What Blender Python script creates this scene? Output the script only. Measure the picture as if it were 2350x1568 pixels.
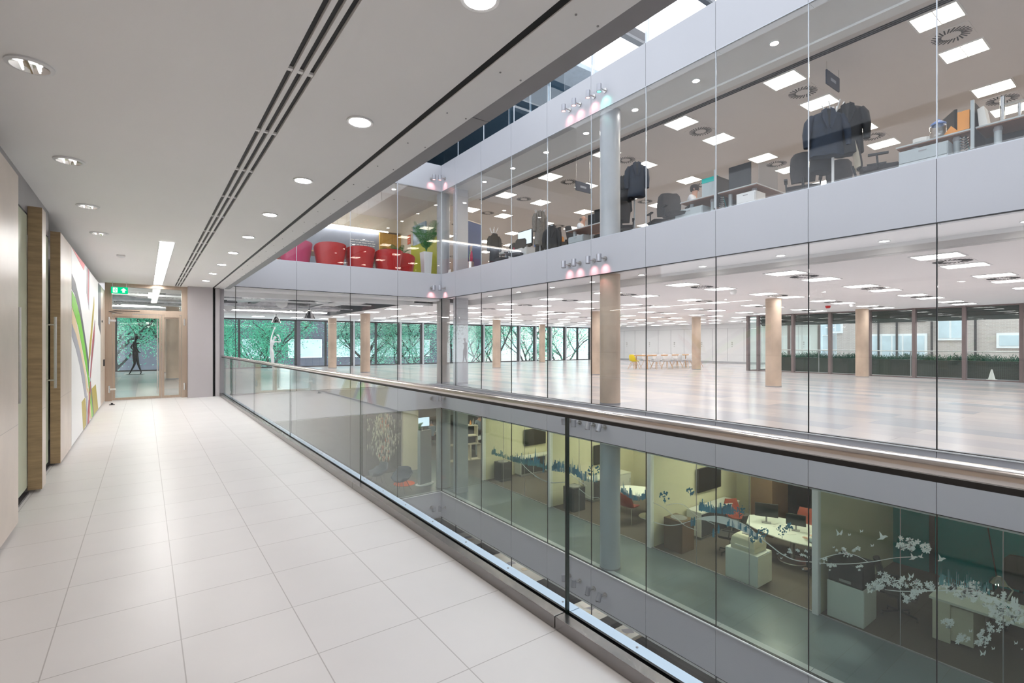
import bpy, math, random
from mathutils import Vector, Matrix
for o in list(bpy.data.objects): bpy.data.objects.remove(o, do_unlink=True)
S = bpy.context.scene
COL = S.collection
H = 1.43
YAW = math.radians(36.2)
# ---------------- camera
cam_d = bpy.data.cameras.new('camera'); cam = bpy.data.objects.new('camera', cam_d); COL.objects.link(cam)
cam.location = (0, 0, H); cam.rotation_euler = (math.pi/2, 0, -YAW)
cam_d.sensor_width = 36; cam_d.sensor_fit = 'HORIZONTAL'; cam_d.lens = 36*1152/2350; cam_d.shift_y = 6/2350
cam_d.clip_end = 300; cam_d.clip_start = 0.02
S.camera = cam
# ---------------- sky and exposure
w = bpy.data.worlds.new('sky'); S.world = w; w.use_nodes = True
bg = w.node_tree.nodes['Background']; bg.inputs[0].default_value = (0.88, 0.93, 1.0, 1); bg.inputs[1].default_value = 2.9
S.view_settings.view_transform = 'Standard'; S.view_settings.look = 'None'; S.view_settings.gamma = 1
S.view_settings.use_curve_mapping = False; S.view_settings.exposure = 0.32
try:
    S.cycles.transparent_max_bounces = 24; S.cycles.max_bounces = 10; S.cycles.diffuse_bounces = 5
    S.cycles.sample_clamp_indirect = 10
except Exception: pass
R_ = (math.cos(YAW), -math.sin(YAW)); F_ = (math.sin(YAW), math.cos(YAW))
def P(px, py, X=None, Y=None, Z=None):
    """point where the sight line of a photo pixel meets a real plane"""
    xc = (px-1175)/1152; dx = F_[0]+xc*R_[0]; dy = F_[1]+xc*R_[1]; dz = (790-py)/1152
    t = X/dx if X is not None else Y/dy if Y is not None else (Z-H)/dz
    return (t*dx, t*dy, H+t*dz)
def in_view(x, y, z, m=40):
    lat = x*R_[0]+y*R_[1]; dep = x*F_[0]+y*F_[1]
    if dep < .3: return False
    px = 1175+1152*lat/dep; py = 790-1152*(z-H)/dep
    return -m < px < 2350+m and -m < py < 1568+m
# ---------------- mesh helpers
class MB:
    def __init__(s): s.v=[]; s.f=[]; s.m=[]; s.k=0
    def add(s, vs, fs):
        b=len(s.v); s.v += [tuple(p) for p in vs]; s.f += [tuple(b+i for i in f) for f in fs]; s.m += [s.k]*len(fs); return s
    def box(s, x0,x1,y0,y1,z0,z1):
        return s.add([(x0,y0,z0),(x1,y0,z0),(x1,y1,z0),(x0,y1,z0),(x0,y0,z1),(x1,y0,z1),(x1,y1,z1),(x0,y1,z1)],
            [(0,3,2,1),(4,5,6,7),(0,1,5,4),(1,2,6,5),(2,3,7,6),(3,0,4,7)])
    def obox(s, c, size, rz=0, rx=0, ry=0):
        M = Matrix.Translation(c) @ Matrix.Rotation(rz,4,'Z') @ Matrix.Rotation(ry,4,'Y') @ Matrix.Rotation(rx,4,'X')
        a,b,d = [t/2 for t in size]
        vs=[M@Vector(p) for p in [(-a,-b,-d),(a,-b,-d),(a,b,-d),(-a,b,-d),(-a,-b,d),(a,-b,d),(a,b,d),(-a,b,d)]]
        return s.add(vs,[(0,3,2,1),(4,5,6,7),(0,1,5,4),(1,2,6,5),(2,3,7,6),(3,0,4,7)])
    def cyl(s, p0, p1, r0, r1=None, n=16, caps=True):
        r1 = r0 if r1 is None else r1
        p0=Vector(p0); p1=Vector(p1); d=(p1-p0).normalized()
        a = d.orthogonal().normalized(); b = d.cross(a)
        vs=[]
        for p,r in ((p0,r0),(p1,r1)):
            for i in range(n):
                t=2*math.pi*i/n; vs.append(p+a*math.cos(t)*r+b*math.sin(t)*r)
        fs=[(i,(i+1)%n,n+(i+1)%n,n+i) for i in range(n)]
        if caps: fs += [tuple(range(n-1,-1,-1)), tuple(range(n,2*n))]
        return s.add(vs,fs)
    def tube(s, pts, r, n=8, rs=None):
        pts=[Vector(p) for p in pts]; vs=[]; N=len(pts); a=None
        for i,p in enumerate(pts):
            d=(pts[min(i+1,N-1)]-pts[max(i-1,0)]).normalized()
            if a is None: a=d.orthogonal().normalized()
            else: a=(a-d*a.dot(d)).normalized()
            b=d.cross(a); rr = rs[i] if rs else r
            for k in range(n):
                t=2*math.pi*k/n; vs.append(p+a*math.cos(t)*rr+b*math.sin(t)*rr)
        fs=[]
        for i in range(N-1):
            for k in range(n): fs.append((i*n+k,i*n+(k+1)%n,(i+1)*n+(k+1)%n,(i+1)*n+k))
        fs += [tuple(range(n-1,-1,-1)), tuple(range((N-1)*n,N*n))]
        return s.add(vs,fs)
    def lathe(s, c, prof, n=24, sx=1, sy=1, cap=True):
        cx,cy,cz=c; vs=[]; N=len(prof)
        for r,z in prof:
            for k in range(n):
                t=2*math.pi*k/n; vs.append((cx+r*sx*math.cos(t),cy+r*sy*math.sin(t),cz+z))
        fs=[(i*n+k,i*n+(k+1)%n,(i+1)*n+(k+1)%n,(i+1)*n+k) for i in range(N-1) for k in range(n)]
        if cap: fs += [tuple(range(n-1,-1,-1)), tuple(range((N-1)*n,N*n))]
        return s.add(vs,fs)
    def loft(s, rings, cap=True):
        n=len(rings[0]); vs=[p for r in rings for p in r]; N=len(rings)
        fs=[(i*n+k,i*n+(k+1)%n,(i+1)*n+(k+1)%n,(i+1)*n+k) for i in range(N-1) for k in range(n)]
        if cap: fs += [tuple(range(n-1,-1,-1)), tuple(range((N-1)*n,N*n))]
        return s.add(vs,fs)
    def grid(s, rows, thick=0):
        """open sheet given as rows of points; optional thickness along +normal handled by caller"""
        n=len(rows[0]); vs=[p for r in rows for p in r]
        return s.add(vs,[(i*n+k,i*n+k+1,(i+1)*n+k+1,(i+1)*n+k) for i in range(len(rows)-1) for k in range(n-1)])
    def plate(s, pts, dvec):
        """flat polygon given thickness along dvec"""
        n=len(pts); d=Vector(dvec); vs=[Vector(p) for p in pts]+[Vector(p)+d for p in pts]
        fs=[tuple(range(n-1,-1,-1)),tuple(range(n,2*n))]+[(i,(i+1)%n,n+(i+1)%n,n+i) for i in range(n)]
        return s.add(vs,fs)
    def build(s, name, mats, parent=None, smooth=False, bevel=0):
        me=bpy.data.meshes.new(name); me.from_pydata(s.v,[],s.f); 
        if not isinstance(mats,(list,tuple)): mats=[mats]
        for m in mats: me.materials.append(m)
        if len(mats)>1:
            for p,k in zip(me.polygons,s.m): p.material_index=k
        if smooth:
            me.polygons.foreach_set('use_smooth',[True]*len(me.polygons))
            try: me.set_sharp_from_angle(angle=math.radians(40))
            except Exception: pass
        me.update()
        o=bpy.data.objects.new(name,me); COL.objects.link(o)
        if parent: o.parent=parent
        if bevel:
            b=o.modifiers.new('bevel','BEVEL'); b.width=bevel; b.segments=2; b.limit_method='ANGLE'
        return o
def B(*a): return MB().box(*a)
def thing(name, label, cat, loc=(0,0,0), rz=0, group=None):
    o=bpy.data.objects.new(name,None); o.empty_display_size=.1; COL.objects.link(o); o.location=loc; o.rotation_euler=(0,0,rz)
    return tag(o,label,cat,group)
def tag(o, label, cat, group=None, kind=None):
    o['label']=label; o['category']=cat
    if group: o['group']=group
    if kind: o['kind']=kind
    return o
def struct(mb, name, mat, label=None, parent=None, smooth=False):
    o = mb.build(name, mat, parent, smooth)
    if not parent:
        o['kind']='structure'; o['label']=label or name.replace('_',' '); o['category']=name.split('_')[0]
    return o
def dup(root, loc=None, rz=None, label=None, group=None, scale=None):
    r=root.copy(); COL.objects.link(r)
    if loc is not None: r.location=loc
    if rz is not None: r.rotation_euler=(0,0,rz)
    if label: r['label']=label
    if group: r['group']=group
    if scale: r.scale=(scale,)*3
    for ch in list(root.children):
        c=ch.copy(); COL.objects.link(c); c.parent=r
        for g in list(ch.children):
            d=g.copy(); COL.objects.link(d); d.parent=c
    return r
ORD=['first','second','third','fourth','fifth','sixth','seventh','eighth','ninth','tenth','eleventh','twelfth','thirteenth','fourteenth','fifteenth','sixteenth']
# ---------------- materials
def nt(name):
    m=bpy.data.materials.new(name); m.use_nodes=True; t=m.node_tree; return m,t,t.nodes,t.links,t.nodes['Principled BSDF']
def mk(name, col, rough=.5, metal=0, var=.04, scale=6, spec=.5, bump=0, stretch=None, alpha=None):
    m,t,N,L,b=nt(name)
    tc=N.new('ShaderNodeTexCoord'); mp=N.new('ShaderNodeMapping'); L.new(tc.outputs['Object'],mp.inputs[0])
    if stretch: mp.inputs['Scale'].default_value=stretch
    nz=N.new('ShaderNodeTexNoise'); nz.inputs['Scale'].default_value=scale; nz.inputs['Detail'].default_value=4; L.new(mp.outputs[0],nz.inputs['Vector'])
    cr=N.new('ShaderNodeValToRGB'); c=col
    cr.color_ramp.elements[0].position=.3; cr.color_ramp.elements[1].position=.7
    cr.color_ramp.elements[0].color=tuple(max(0,x*(1-var)) for x in c)+(1,); cr.color_ramp.elements[1].color=tuple(min(1,x*(1+var)) for x in c)+(1,)
    L.new(nz.outputs['Fac'],cr.inputs[0]); L.new(cr.outputs[0],b.inputs['Base Color'])
    b.inputs['Roughness'].default_value=rough; b.inputs['Metallic'].default_value=metal; b.inputs['Specular IOR Level'].default_value=spec
    if bump:
        bp=N.new('ShaderNodeBump'); bp.inputs['Strength'].default_value=bump; bp.inputs['Distance'].default_value=.01
        L.new(nz.outputs['Fac'],bp.inputs['Height']); L.new(bp.outputs[0],b.inputs['Normal'])
    return m
def emis(name, col, st):
    m,t,N,L,b=nt(name); N.remove(b); e=N.new('ShaderNodeEmission'); e.inputs[0].default_value=col+(1,); e.inputs[1].default_value=st
    L.new(e.outputs[0],N['Material Output'].inputs[0]); return m
def glass(name, tint, f0=.035, f1=1.0, rough=0.0, haze=None):
    m,t,N,L,b=nt(name); N.remove(b)
    tr=N.new('ShaderNodeBsdfTransparent'); tr.inputs[0].default_value=tint+(1,)
    gl=N.new('ShaderNodeBsdfGlossy'); gl.inputs['Roughness'].default_value=rough; gl.inputs[0].default_value=(1,1,1,1)
    lw=N.new('ShaderNodeLayerWeight'); lw.inputs[0].default_value=.5
    pw=N.new('ShaderNodeMath'); pw.operation='POWER'; pw.inputs[1].default_value=5; L.new(lw.outputs['Facing'],pw.inputs[0])
    ma=N.new('ShaderNodeMath'); ma.operation='MULTIPLY_ADD'; ma.inputs[1].default_value=f1-f0; ma.inputs[2].default_value=f0; L.new(pw.outputs[0],ma.inputs[0])
    mx=N.new('ShaderNodeMixShader'); L.new(ma.outputs[0],mx.inputs[0]); L.new(tr.outputs[0],mx.inputs[1]); L.new(gl.outputs[0],mx.inputs[2])
    out=mx
    if haze:
        df=N.new('ShaderNodeBsdfDiffuse'); df.inputs[0].default_value=haze[0]+(1,); tl=N.new('ShaderNodeBsdfTranslucent'); tl.inputs[0].default_value=haze[0]+(1,)
        m1=N.new('ShaderNodeMixShader'); m1.inputs[0].default_value=.5; L.new(df.outputs[0],m1.inputs[1]); L.new(tl.outputs[0],m1.inputs[2])
        m2=N.new('ShaderNodeMixShader'); m2.inputs[0].default_value=haze[1]; L.new(mx.outputs[0],m2.inputs[1]); L.new(m1.outputs[0],m2.inputs[2]); out=m2
    L.new(out.outputs[0],N['Material Output'].inputs[0]); return m
def tiles(name, c1, c2, cm, bw, bh, off=(0,0,0), rough=.3, mortar=.004, offset=0, bias=0, spec=.5, vary=.06, freq=2, rot=(0,0,0)):
    m,t,N,L,b=nt(name)
    tc=N.new('ShaderNodeTexCoord'); mp=N.new('ShaderNodeMapping'); mp.inputs['Location'].default_value=off; mp.inputs['Rotation'].default_value=rot
    L.new(tc.outputs['Object'],mp.inputs[0])
    br=N.new('ShaderNodeTexBrick'); br.inputs['Scale'].default_value=1; br.inputs['Brick Width'].default_value=bw; br.inputs['Row Height'].default_value=bh
    br.inputs['Mortar Size'].default_value=mortar; br.inputs['Mortar Smooth'].default_value=.2; br.inputs['Bias'].default_value=bias; br.offset=offset; br.offset_frequency=freq
    for k,c in (('Color1',c1),('Color2',c2),('Mortar',cm)): br.inputs[k].default_value=c+(1,)
    L.new(mp.outputs[0],br.inputs['Vector'])
    nz=N.new('ShaderNodeTexNoise'); nz.inputs['Scale'].default_value=2.2; nz.inputs['Detail'].default_value=5; L.new(tc.outputs['Object'],nz.inputs['Vector'])
    mr=N.new('ShaderNodeMapRange'); mr.inputs['To Min'].default_value=1-vary; mr.inputs['To Max'].default_value=1+vary; L.new(nz.outputs['Fac'],mr.inputs[0])
    mx=N.new('ShaderNodeMix'); mx.data_type='RGBA'; mx.blend_type='MULTIPLY'; mx.inputs[0].default_value=1
    L.new(br.outputs['Color'],mx.inputs[6]); L.new(mr.outputs[0],mx.inputs[7]); L.new(mx.outputs[2],b.inputs['Base Color'])
    b.inputs['Roughness'].default_value=rough; b.inputs['Specular IOR Level'].default_value=spec
    return m
M={}
M['ceil']=mk('ceiling_plaster',(.93,.92,.91),.6,var=.01,scale=1)
M['ceil2']=mk('metal_ceiling_tile',(.88,.86,.86),.5,var=.01,scale=1)
M['floor']=tiles('pale_limestone_floor',(.73,.705,.695),(.715,.69,.68),(.46,.43,.42),.505,.505,off=(-.143+.505,-3.41+.505*20,0),rough=.34,mortar=.0028,vary=.05)
M['offfloor']=tiles('raised_metal_access_floor',(.66,.60,.585),(.41,.44,.48),(.42,.41,.41),2.4,.6,off=(.3,.2,0),rough=.2,mortar=.004,offset=.35,bias=-.15,freq=2,vary=.07,rot=(0,0,math.pi/2))
M['fascia']=mk('pale_grey_painted_metal',(.50,.50,.525),.35,var=.015,scale=.8)
M['fascia_gap']=mk('dark_joint',(.12,.12,.13),.6)
M['blackm']=mk('black_metal',(.01,.01,.011),.45)
M['black']=mk('black_plastic',(.018,.018,.02),.5)
M['stone']=tiles('polished_beige_limestone',(.66,.55,.47),(.62,.53,.46),(.40,.33,.29),4.0,1.0,off=(0.8,.35,0),rough=.3,mortar=.003,offset=0,vary=.26,rot=(0,-math.pi/2,0))
M['timber']=mk('oak_lined_edge',(.36,.25,.14),.4,var=.18,scale=3,stretch=(2,2,14))
M['frost']=mk('frosted_green_glass',(.62,.66,.52),.25,var=.03)
M['lampgrey']=mk('silver_lamp_metal',(.42,.42,.45),.38,.7,var=.03)
M['capsule']=emis('pale_lamp_capsule',(1,.98,.95),2.2)
M['conc_grey']=mk('grey_concrete',(.42,.39,.37),.5,var=.12,scale=1.6,bump=.15)
M['steel']=mk('brushed_steel',(.55,.53,.51),.28,1,var=.05,scale=3,stretch=(30,.6,30))
M['kerb']=mk('bronze_grey_steel',(.29,.275,.27),.25,1,var=.08,scale=4,stretch=(3,.5,3))
M['bronze']=mk('bronze_toned_steel',(.50,.40,.32),.3,1,var=.06,scale=4,stretch=(20,20,.5))
M['chrome']=mk('polished_chrome',(.8,.8,.8),.12,1,var=.02)
M['rail']=mk('satin_steel_rail',(.60,.56,.53),.17,1,var=.04,scale=3,stretch=(40,.4,40))
M['strip']=mk('pale_blue_painted_strip',(.60,.72,.86),.4,var=.02)
M['panel']=mk('warm_grey_panel',(.42,.39,.40),.42,var=.015,scale=2)
M['grey2']=mk('mid_grey_metal',(.33,.32,.33),.4,var=.02)
M['white']=mk('white_paint',(.80,.80,.80),.45,var=.01)
M['cream']=mk('cream_paint',(.72,.66,.54),.5,var=.02)
M['concrete']=mk('warm_concrete',(.56,.44,.34),.5,var=.2,scale=1.3,stretch=(1,1,.8),bump=.15)
M['colgrey']=mk('silver_grey_column',(.48,.50,.53),.3,var=.02)
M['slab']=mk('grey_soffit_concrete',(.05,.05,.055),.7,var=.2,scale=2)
M['duct']=mk('galvanised_duct',(.62,.62,.65),.35,.3,var=.25,scale=5)
M['foil']=mk('foil_insulation',(.82,.80,.80),.3,.2,var=.35,scale=14,bump=.6)
M['darkmetal']=mk('dark_anodised_frame',(.07,.065,.07),.4,.3)
M['mull']=mk('brown_grey_mullion',(.20,.16,.16),.4,.2)
M['mullw']=mk('silver_mullion',(.55,.58,.62),.35,.2)
M['art_white']=mk('white_canvas',(.86,.86,.86),.4,var=.005)
M['red']=mk('red_paint',(.75,.06,.07),.4)
M['green']=mk('apple_green_paint',(.20,.60,.05),.4)
M['sand']=mk('sand_paint',(.80,.62,.40),.4)
M['agrey']=mk('slate_paint',(.11,.11,.14),.4)
M['lgrey']=mk('lilac_grey_paint',(.40,.40,.46),.4)
M['olive']=mk('olive_ochre_paint',(.45,.36,.05),.4)
M['maroon']=mk('maroon_paint',(.40,.05,.08),.4)
M['pink']=mk('coral_pink_paint',(.85,.20,.22),.4)
M['exit']=emis('lit_green_sign',(.0,.62,.25),1.0)
M['exitw']=emis('lit_white_pictogram',(.9,1,.95),1.1)
M['lamp']=emis('lit_downlight_lens',(1,.96,.93),108)
M['tube']=emis('lit_fluorescent_diffuser',(1,.98,.95),20)
M['panel0']=emis('lit_panel_diffuser',(1,.97,.96),12)
M['panel2']=emis('lit_warm_panel_diffuser',(1,.89,.75),15)
M['panelL']=emis('lit_meeting_room_diffuser',(1,.94,.74),25)
M['panelB']=emis('bottom_level_diffuser',(1,.92,.85),9)
M['panelD']=emis('dim_room_diffuser',(1,.92,.75),3.2)
M['pinklens']=emis('pink_lamp_lens',(1,.35,.35),4)
M['greenlens']=emis('green_lamp_lens',(.1,.9,.6),4)
M['led']=emis('lit_strip_lamp',(1,.9,.8),6)
M['screenw']=emis('lit_white_screen',(.75,.88,1),1.1)
M['gl_bal']=glass('clear_balustrade_glass',(.97,.99,.985),.028)
M['gl_0']=glass('clear_curtain_glass',(.99,.995,.99),.025)
M['gl_2']=glass('upper_office_glass',(.965,.97,.965),.035)
M['gl_L']=glass('green_tinted_glass',(.88,.93,.915),.025)
M['gl_room']=glass('meeting_room_glass',(.94,.965,.94),.02)
M['gl_ext']=glass('facade_glass',(.96,1,.99),.02)
M['gl_dark']=glass('smoked_upper_glass',(.55,.66,.72),.06)
M['gl_roof']=glass('tinted_roof_glass',(.88,.89,.90),.04)
M['skin']=mk('skin',(.62,.36,.27),.55)
M['hair']=mk('dark_hair',(.03,.02,.018),.6)
M['shirt']=mk('white_cotton_shirt',(.75,.76,.80),.7,bump=.1)
M['bluegrey_shirt']=mk('blue_grey_shirt',(.20,.25,.31),.7)
M['trouser']=mk('dark_trousers',(.03,.03,.04),.7)
M['navy']=mk('navy_wool',(.018,.028,.05),.75,var=.2,scale=12,bump=.2)
M['coatblk']=mk('black_wool',(.016,.017,.02),.8,var=.25,scale=12,bump=.2)
M['coatgrey']=mk('grey_tweed',(.20,.185,.17),.8,var=.25,scale=30)
M['deskgrey']=mk('light_grey_laminate',(.50,.52,.52),.4,var=.02)
M['under']=mk('brown_chipboard',(.30,.16,.11),.6)
M['ped']=mk('pale_grey_pedestal',(.45,.50,.52),.4,var=.02)
M['chairfab']=mk('charcoal_fabric',(.045,.04,.04),.75,var=.2,scale=20)
M['beige']=mk('beige_shell_plastic',(.52,.46,.36),.45)
M['redch']=mk('red_moulded_plastic',(.50,.004,.004),.3)
M['magch']=mk('magenta_moulded_plastic',(.50,.01,.10),.25)
M['orange']=mk('orange_card',(.80,.33,.07),.5)
M['orangered']=mk('orange_red_card',(.80,.12,.03),.5)
M['lime']=mk('lime_wall_panel',(.52,.55,.02),.5)
M['gold']=mk('golden_timber_panel',(.62,.36,.07),.45,var=.12,scale=3,stretch=(4,4,.5))
M['bluewall']=mk('blue_grey_wall',(.27,.30,.37),.35,var=.04)
M['bluebanner']=mk('blue_banner_fabric',(.06,.10,.24),.6)
M['signblue']=mk('dark_sign_face',(.03,.04,.07),.5)
M['leaf']=mk('palm_leaf',(.03,.22,.04),.4,var=.3)
M['soil']=mk('potting_soil',(.05,.03,.02),.9)
M['yellow']=mk('yellow_plastic_shell',(.80,.62,.01),.35)
M['wood']=mk('light_beech',(.62,.36,.18),.45,var=.1,scale=4,stretch=(2,10,2))
M['darktile']=tiles('dark_grey_tile',(.20,.19,.19),(.17,.165,.17),(.08,.08,.08),1.2,.6,rough=.3,offset=.5,vary=.2)
M['walktile']=tiles('grey_walkway_tile',(.15,.185,.195),(.13,.165,.175),(.12,.13,.13),.9,.6,rough=.28,offset=.5,vary=.12)
M['carpet']=mk('brown_grey_carpet',(.12,.092,.075),.9,var=.25,scale=30,stretch=(1,8,1))
M['roomwall']=mk('warm_yellow_room_wall',(.72,.665,.50),.6,var=.02)
M['teal']=mk('teal_glass_wall',(.0,.30,.34),.2,var=.1,scale=.8)
M['tv']=mk('black_screen',(.012,.014,.014),.15)
M['browncab']=mk('walnut_cabinet',(.17,.10,.06),.5,var=.1)
M['darkcab']=mk('charcoal_cabinet',(.05,.05,.055),.5)
M['tablew']=mk('white_laminate_top',(.80,.80,.76),.3,var=.01)
M['redseat']=mk('brick_red_upholstery',(.33,.05,.025),.6)
M['yelseat']=mk('mustard_shell',(.50,.38,.03),.4)
M['decalw']=mk('white_vinyl_decal',(.88,.92,.91),.6,var=.03)
M['decalb']=mk('blue_vinyl_decal',(.05,.24,.36),.6,var=.2,scale=3)
M['decalt']=mk('teal_vinyl_decal',(.10,.30,.33),.6,var=.2,scale=3)
M['decalp']=mk('pink_vinyl_spot',(.6,.05,.15),.6)
M['bark']=mk('tree_bark',(.03,.03,.032),.8,var=.3)
M['brick']=tiles('buff_brick',(.50,.44,.41),(.45,.39,.37),(.55,.52,.50),.23,.075,rough=.8,mortar=.01,offset=.5,vary=.1,rot=(0,-math.pi/2,math.pi/2))
M['bdark']=mk('charcoal_cladding',(.10,.10,.135),.5,var=.1)
M['bwin']=mk('pale_window_glass',(.55,.66,.72),.2,var=.15,scale=.7)
M['bframe']=mk('white_window_frame',(.8,.83,.85),.4)
M['hedge']=mk('dark_green_hedge',(.015,.10,.06),.6,var=.4,scale=10)
M['louvre']=mk('dark_green_grey_louvre',(.05,.07,.065),.5)
M['mesh']=tiles('perforated_dark_cladding',(.015,.026,.024),(.02,.03,.027),(.05,.07,.065),.06,.06,rough=.5,mortar=.006,rot=(0,math.pi/2,0))
M['statw']=mk('white_gloss_figure',(.80,.82,.84),.3,var=.01)
M['statb']=mk('black_gloss_figure',(.012,.012,.015),.25,var=.01)
M['paper']=mk('white_paper',(.78,.76,.72),.6,var=.02)
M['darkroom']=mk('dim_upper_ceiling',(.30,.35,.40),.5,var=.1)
M['clear']=glass('clear_plastic',(.9,.93,.95),.08)
M['blueplast']=mk('blue_plastic',(.15,.25,.55),.4)
M['grnump']=mk('green_striped_canopy',(.25,.5,.3),.6,var=.5,scale=8)
M['redump']=mk('red_umbrella_canopy',(.45,.02,.08),.6,var=.4,scale=8)
def leafmat(name,c1,c2):
    m,t,N,L,b=nt(name); gi=N.new('ShaderNodeNewGeometry'); cr=N.new('ShaderNodeValToRGB')
    cr.color_ramp.elements[0].color=c1+(1,); cr.color_ramp.elements[1].color=c2+(1,)
    L.new(gi.outputs['Random Per Island'],cr.inputs[0]); L.new(cr.outputs[0],b.inputs['Base Color']); b.inputs['Roughness'].default_value=.6
    tl=N.new('ShaderNodeBsdfTranslucent'); L.new(cr.outputs[0],tl.inputs[0]); mx=N.new('ShaderNodeMixShader'); mx.inputs[0].default_value=.45
    L.new(b.outputs[0],mx.inputs[1]); L.new(tl.outputs[0],mx.inputs[2]); L.new(mx.outputs[0],N['Material Output'].inputs[0]); return m
M['foliage']=leafmat('green_foliage',(.01,.22,.15),(.14,.68,.42))
M['foliage2']=leafmat('pale_green_foliage',(.05,.30,.22),(.34,.70,.53))

M['mural_cream']=mk('mural_cream_paint',(.62,.57,.46),.6); M['mural_red']=mk('mural_red_paint',(.62,.12,.05),.6); M['mural_grey']=mk('mural_grey_paint',(.42,.41,.39),.6)
M['edge']=mk('dark_green_glass_edge',(.01,.022,.018),.25)
# ================= STRUCTURE =================
XG=8.66; XF=8.65; YE=16.15
JY=[2.09+1.63*k for k in range(-5,9)]          # joints on the long glass wall
JX=[3.72-1.63, 3.72, 5.36, 6.98]               # joints on the end glass wall
# --- corridor
struct(B(-1.6,1.66,-8,16.3,-.12,0),'floor',M['floor'],'pale limestone tiled corridor floor')
cm=MB().box(-1.6,.60,-8,16.3,2.97,3.1).box(.82,1.50,-8,16.3,2.97,3.1).box(.60,.82,-8,16.3,3.0,3.1)
for a,b_ in ((.60,.645),(.675,.70),(.73,.755),(.785,.82)): cm.box(a,b_,-8,16.3,2.97,3.0)
struct(cm,'ceiling',M['ceil'],'flat white corridor ceiling')
t=thing('linear_air_diffuser','long triple slot air diffuser running down the corridor ceiling','air diffuser',(.715,4,2.985))
b=MB()
for x in (-.055,0,.055): b.box(x-.0125,x+.0125,-11,12.1,.003,.012)
b.build('slot_backing',M['black'],t)
br=None
for x in (-.055,0,.055):
    for k in range(23):
        if br is None: br=B(-.013,.013,0,.03,-.012,.003).build('slot_bridge',M['ceil'],t); q=br
        else: q=br.copy(); COL.objects.link(q); q.parent=t
        q.location=(x,-11+k,0)
struct(B(1.50,1.538,-8,16.3,2.969,3.1),'trim_1',M['blackm'],'black shutter slot along the edge of the corridor ceiling')
b=MB().box(1.538,1.60,-8,16.3,2.962,3.1).box(1.60,1.80,-8,16.3,2.975,3.1)
struct(b,'trim_2',M['ceil'],'white riveted edge panel beyond the black ceiling slot')
for x in (1.63,1.77):
    pass
b=MB()
for k in range(30):
    for x in (1.63,1.775): b.cyl((x,-2+.62*k,2.976),(x,-2+.62*k,2.971),.006,n=8)
struct(b,'trim_3',M['grey2'],'row of small screw heads in the white edge panel')
b=MB().box(1.815,1.95,-8,2.94,2.99,3.08).box(1.815,1.95,2.95,8.94,2.99,3.08).box(1.815,1.95,8.95,16.3,2.99,3.08).box(1.80,1.815,-8,16.3,3.03,3.1)
struct(b,'trim_4',M['grey2'],'grey soffit strip at the atrium edge')
struct(MB().box(-1.6,1.95,-8,16.3,3.1,3.9).box(1.75,1.95,-8,16.2,6.95,7.9).box(-1.6,1.95,-8,16.2,7.0,7.3).box(1.7,1.95,-8,16.2,7.9,11),'wall_upper_left',M['fascia'],'slab edge of the floors above the corridor')
struct(B(1.45,1.72,-8,16.2,-.9,-.12),'wall_slab_edge',M['fascia'],'corridor slab edge below the balustrade')
struct(B(1.2,1.45,-8,16.2,-8,-.9),'wall_lower_left',M['fascia'],'lower atrium wall under the corridor')
# left wall
b=MB().box(-1.15,-.80,-8,5.47,.03,2.75).box(-.902,-.80,6.62,6.83,.03,2.75).box(-.89,-.80,7.935,9.02,.03,2.75).box(-.93,-.80,14.6,16.1,.03,2.75)
struct(b,'wall_left',M['stone'],'polished beige stone wall panels on the left of the corridor')
struct(MB().box(-.902,-.801,6.60,6.62,.03,2.75).box(-.89,-.801,7.915,7.935,.03,2.75),'trim_5',M['timber'],'oak coloured edges of the stone wall panels')
struct(MB().box(-1.25,-1.15,-8,16.2,0,3.0),'wall_back_left',M['grey2'],'dark wall behind the stone panels')
struct(MB().box(-1.12,-.905,5.47,7.92,2.68,2.97),'trim_6',M['grey2'],'grey header over the recessed glass doors')
for i,(y0,y1,hy) in enumerate(((5.48,6.59,5.85),(6.84,7.905,7.68))):
    d=struct(B(-.925,-.905,y0,y1,.06,2.66),'door_%d'%(i+1),M['frost'],'frosted glass pivot door in the %s recess of the stone wall'%('nearer','further')[i])
    hx=(-.85,-.82)[i]; h=MB().cyl((hx,hy,.93),(hx,hy,1.74),.013,n=14)
    for z in (1.02,1.65): h.cyl((hx,hy,z),(-.905,hy,z),.008,n=10)
    h.build('door_handle',M['steel'],d,True)
    B(-.94,-.89,y0,y1,.0,.02).build('floor_track',M['darkmetal'],d)
# door wall
Yd=16.1
b=MB().box(-.80,-.66,Yd,Yd+.12,0,2.97).box(.80,.93,Yd,Yd+.12,0,2.97).box(-.66,.80,Yd,Yd+.12,2.20,2.31).box(-.66,.80,Yd,Yd+.12,2.88,2.97)
D=struct(b,'door_3',M['bronze'],'bronze framed glass double door at the end of the corridor')
def leaf(x0,x1,name):
    f=MB().box(x0,x0+.055,Yd+.03,Yd+.08,.01,2.19).box(x1-.055,x1,Yd+.03,Yd+.08,.01,2.19).box(x0+.055,x1-.055,Yd+.03,Yd+.08,.01,.07).box(x0+.055,x1-.055,Yd+.03,Yd+.08,2.10,2.19)
    l=f.build(name,M['bronze'],D); B(x0+.055,x1-.055,Yd+.05,Yd+.058,.07,2.10).build('pane',M['gl_room'],l); return l
l1=leaf(-.655,.36,'wide_door_leaf'); l2=leaf(.365,.795,'narrow_door_leaf')
MB().tube([(.27,Yd+.03,.14),(.27,Yd-.06,.14),(.27,Yd-.06,2.08),(.27,Yd+.03,2.08)],.014,10).build('pull_handle',M['chrome'],l1,True)
B(-.66,.80,Yd+.05,Yd+.06,2.31,2.88).build('transom_pane',M['gl_room'],D)
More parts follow.
